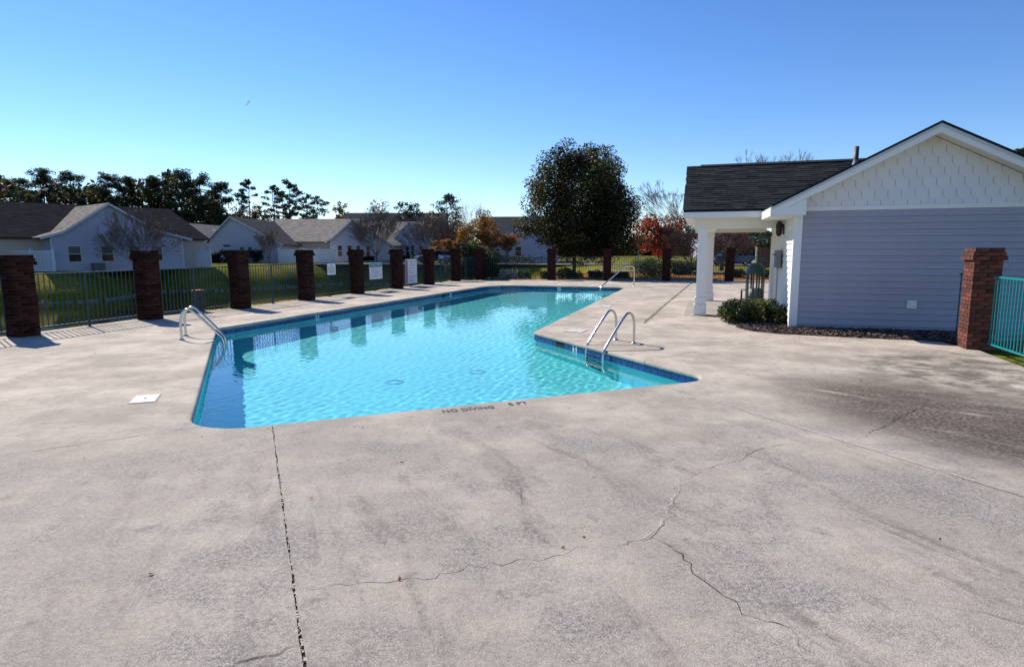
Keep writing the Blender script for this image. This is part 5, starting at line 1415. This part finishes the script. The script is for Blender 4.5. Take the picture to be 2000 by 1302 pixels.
# ------------------------------------------------------------------ bushes
def bush(label, x, y, R, H, n, size, mats, probs, seed, cat='bush', name='bush', z0=0., group=None, ry=None):
    rng = np.random.default_rng(seed); t = thing(name, label, cat, (x, y, z0), 0, group); ry = ry or R
    sm = []
    for i in range(46):
        a = rng.uniform(0, 6.283); f = rng.uniform(.0, .80) ** .6; zz_ = rng.uniform(.12, .80) * H
        w_ = math.sqrt(max(.05, 1 - (zz_ / H - .35) ** 2 * 1.3)); s = rng.uniform(.16, .3)
        sm.append((math.cos(a) * R * f * w_, math.sin(a) * ry * f * w_, zz_, R * s, R * s, min(H * .25, R * s)))
    C, idx, d = crown_points(rng, sm, n, .5); C[:, 2] = np.abs(C[:, 2]) + .01
    pr = rng.dirichlet(np.array(probs) * 3 + .05, len(sm)); u = rng.random(n); cum = np.cumsum(pr[idx], axis=1); mi = (u[:, None] > cum[:, :-1]).sum(1)
    put('foliage', quads_mesh('foliage', C, size, mats, mi, .5, rng), t)
    rp = random.Random(seed); segs = []
    for i in range(9):
        s1, _ = branches(rp, (rp.uniform(-.1, .1) * R, rp.uniform(-.1, .1) * ry, 0), H * .8, .7, .012, levels=2, n0=3, trunk=.35, lean=(rp.uniform(-.7, .7), rp.uniform(-.7, .7))); segs += s1
    seg_mesh(segs, 4).build('stems', M_BARK, t)
    return t
bc = G(1478, 634)
bush('leafy green shrub at the pool house corner in front of the trash can', bc.x, bc.y + .30, .84, .54, 17000, .050, L_SHRUB, (.45, .3, .25), 31, ry=.55)
bb = Vector((-2.0, 35.3))
bush('huge rounded dark bush behind the bend of the fence', bb.x - .1, bb.y, 1.55, 2.2, 46000, .085, [L_SHRUB[2], L_SHRUB[0], L_SHRUB[1]], (.6, .32, .08), 32, z0=-.1)
bush('clipped yellow green hedge mound beside a brick pillar', *G(1268, 538), 1.5, 1.15, 9000, .085, L_HEDGE, (.6, .4), 33, cat='hedge', name='hedge', z0=-.06)
bush('dark clipped shrub beyond the fence near the porch column', *G(1335, 536), 1.3, 1.0, 6000, .09, [L_SHRUB[2], L_SHRUB[0]], (.6, .4), 34, z0=-.06)
sg = 'low shrubs along the far fence'
for i, (px, py, R, H, mats, lab) in enumerate([
    (995, 547, .9, .6, [mat('silver leaf', (.42, .45, .42), .6), L_SHRUB[0]], 'silvery flecked low shrub behind the wide far fence panel'), (1020, 546, .55, .6, L_SHRUB, 'green low shrub next to the silvery one'), (1064, 546, .35, .5, L_SHRUB, 'tiny green shrub at the foot of the pillar under the pear tree'),
    (1122, 547, .55, .5, L_SHRUB, 'low green shrub near the pear tree trunk'), (1102, 545, .6, .75, [L_SHRUB[2], L_SHRUB[0]], 'dark shrub behind the fence under the pear tree'), (1165, 547, .6, .55, [L_SHRUB[2], L_SHRUB[0]], 'dark shrub beside the pillar behind the handrail'),
    (1210, 547, .7, .45, [L_SHRUB[2], L_SHRUB[0]], 'low dark shrub between handrail and hedge'), (1440, 541, .45, .6, [L_SHRUB[2], L_SHRUB[0]], 'small dark shrub behind the trash can'), (1495, 541, .6, .7, [L_SHRUB[2], L_SHRUB[0]], 'dark shrub near the pool house far corner'),
    (1355, 527, .9, .5, L_SHRUB, 'loose green shrub on the pine straw')]):
    p = G(px, py); p = p * (35.4 / p.y) if py > 540 else p
    bush(lab, p.x, p.y, R, H, 2600, .075, mats, (.6, .4) if len(mats) == 2 else (.4, .35, .25), 40 + i, group=sg, z0=-.07)
hg = 'dark clipped shrubs along the house walls'
for i, (px, Y, R, H, lab) in enumerate([(418, 78, .9, 1.5, 'dark upright shrub by the short white fence'), (444, 78, 1.1, 1.9, 'dark round shrub behind the third brick pillar'), (496, 78, 1.3, 2.0, 'dark round shrub against the blue grey gable'), (720, 82, .8, .9, 'low dark shrub under the long house window'),
                                        (790, 89, 3.2, .9, 'long low dark hedge under the small pale house windows'), (840, 88, 2.2, 1.6, 'dark shrub at the corner of the small pale house'), (1000, 70, 4, 1.1, 'low dark hedge before the central house'), (918, 69, 1.7, 1.9, 'dark shrub at the foot of the orange tree')]):
    bush(lab, at(px, Y), Y, R, H, 2600, .16, [L_SHRUB[2], L_OAK[0]], (.6, .4), 60 + i, group=hg, z0=-.08)

# irrigation box by the pond, seen through the second panel
c = AT(394, 590, 17.2)
t = thing('pump_box', 'small weathered grey pump box just outside the fence behind the ladder', 'pump box', (c.x - .0, 17.0, -.06), RAD(70))
MB().box(-.13, .13, -.10, .10, -.6, .62).build('body', mat('weathered grey box', (.05, .06, .07), .8, var=.3, scale=8), t, bevel=.01)
MB().box(-.145, .145, -.115, .115, .621, .66).build('lid', mat('orange cap', (.30, .08, .03), .7), t)
MB().box(-.06, .06, -.108, -.101, .38, .44).build('label_plate', M_BLACK, t)
# young staked tree stem by the hedge
t = thing('sapling', 'thin pale staked sapling trunk beside the hedge', 'sapling', (at(1247, 37), 37, -.06)); MB().tube([(0, 0, 0), (.02, 0, 1.2), (-.02, 0, 2.6)], [.035, .03, .02], 8).build('trunk', mat('pale bark', (.45, .40, .34), .9), t)
rng = np.random.default_rng(3); C = rng.normal((0, 0, 2.0), (.25, .25, .35), (220, 3)); put('crown', quads_mesh('crown', C, .11, L_GOLD, rng.integers(0, 3, 220), .6, rng), t)
# contrail
p = AT(483.5, 202, 3000); q_ = AT(488, 197, 3000); r_ = AT(479, 208, 3000)
tag(MB().tube([r_, p, q_], [.6, 3.5, 2.0], 6).build('contrail', mat('ice cloud', (.95, .95, .95), 1, trans=(1, 1, 1))), 'tiny white streak of contrail high in the blue sky', 'contrail')
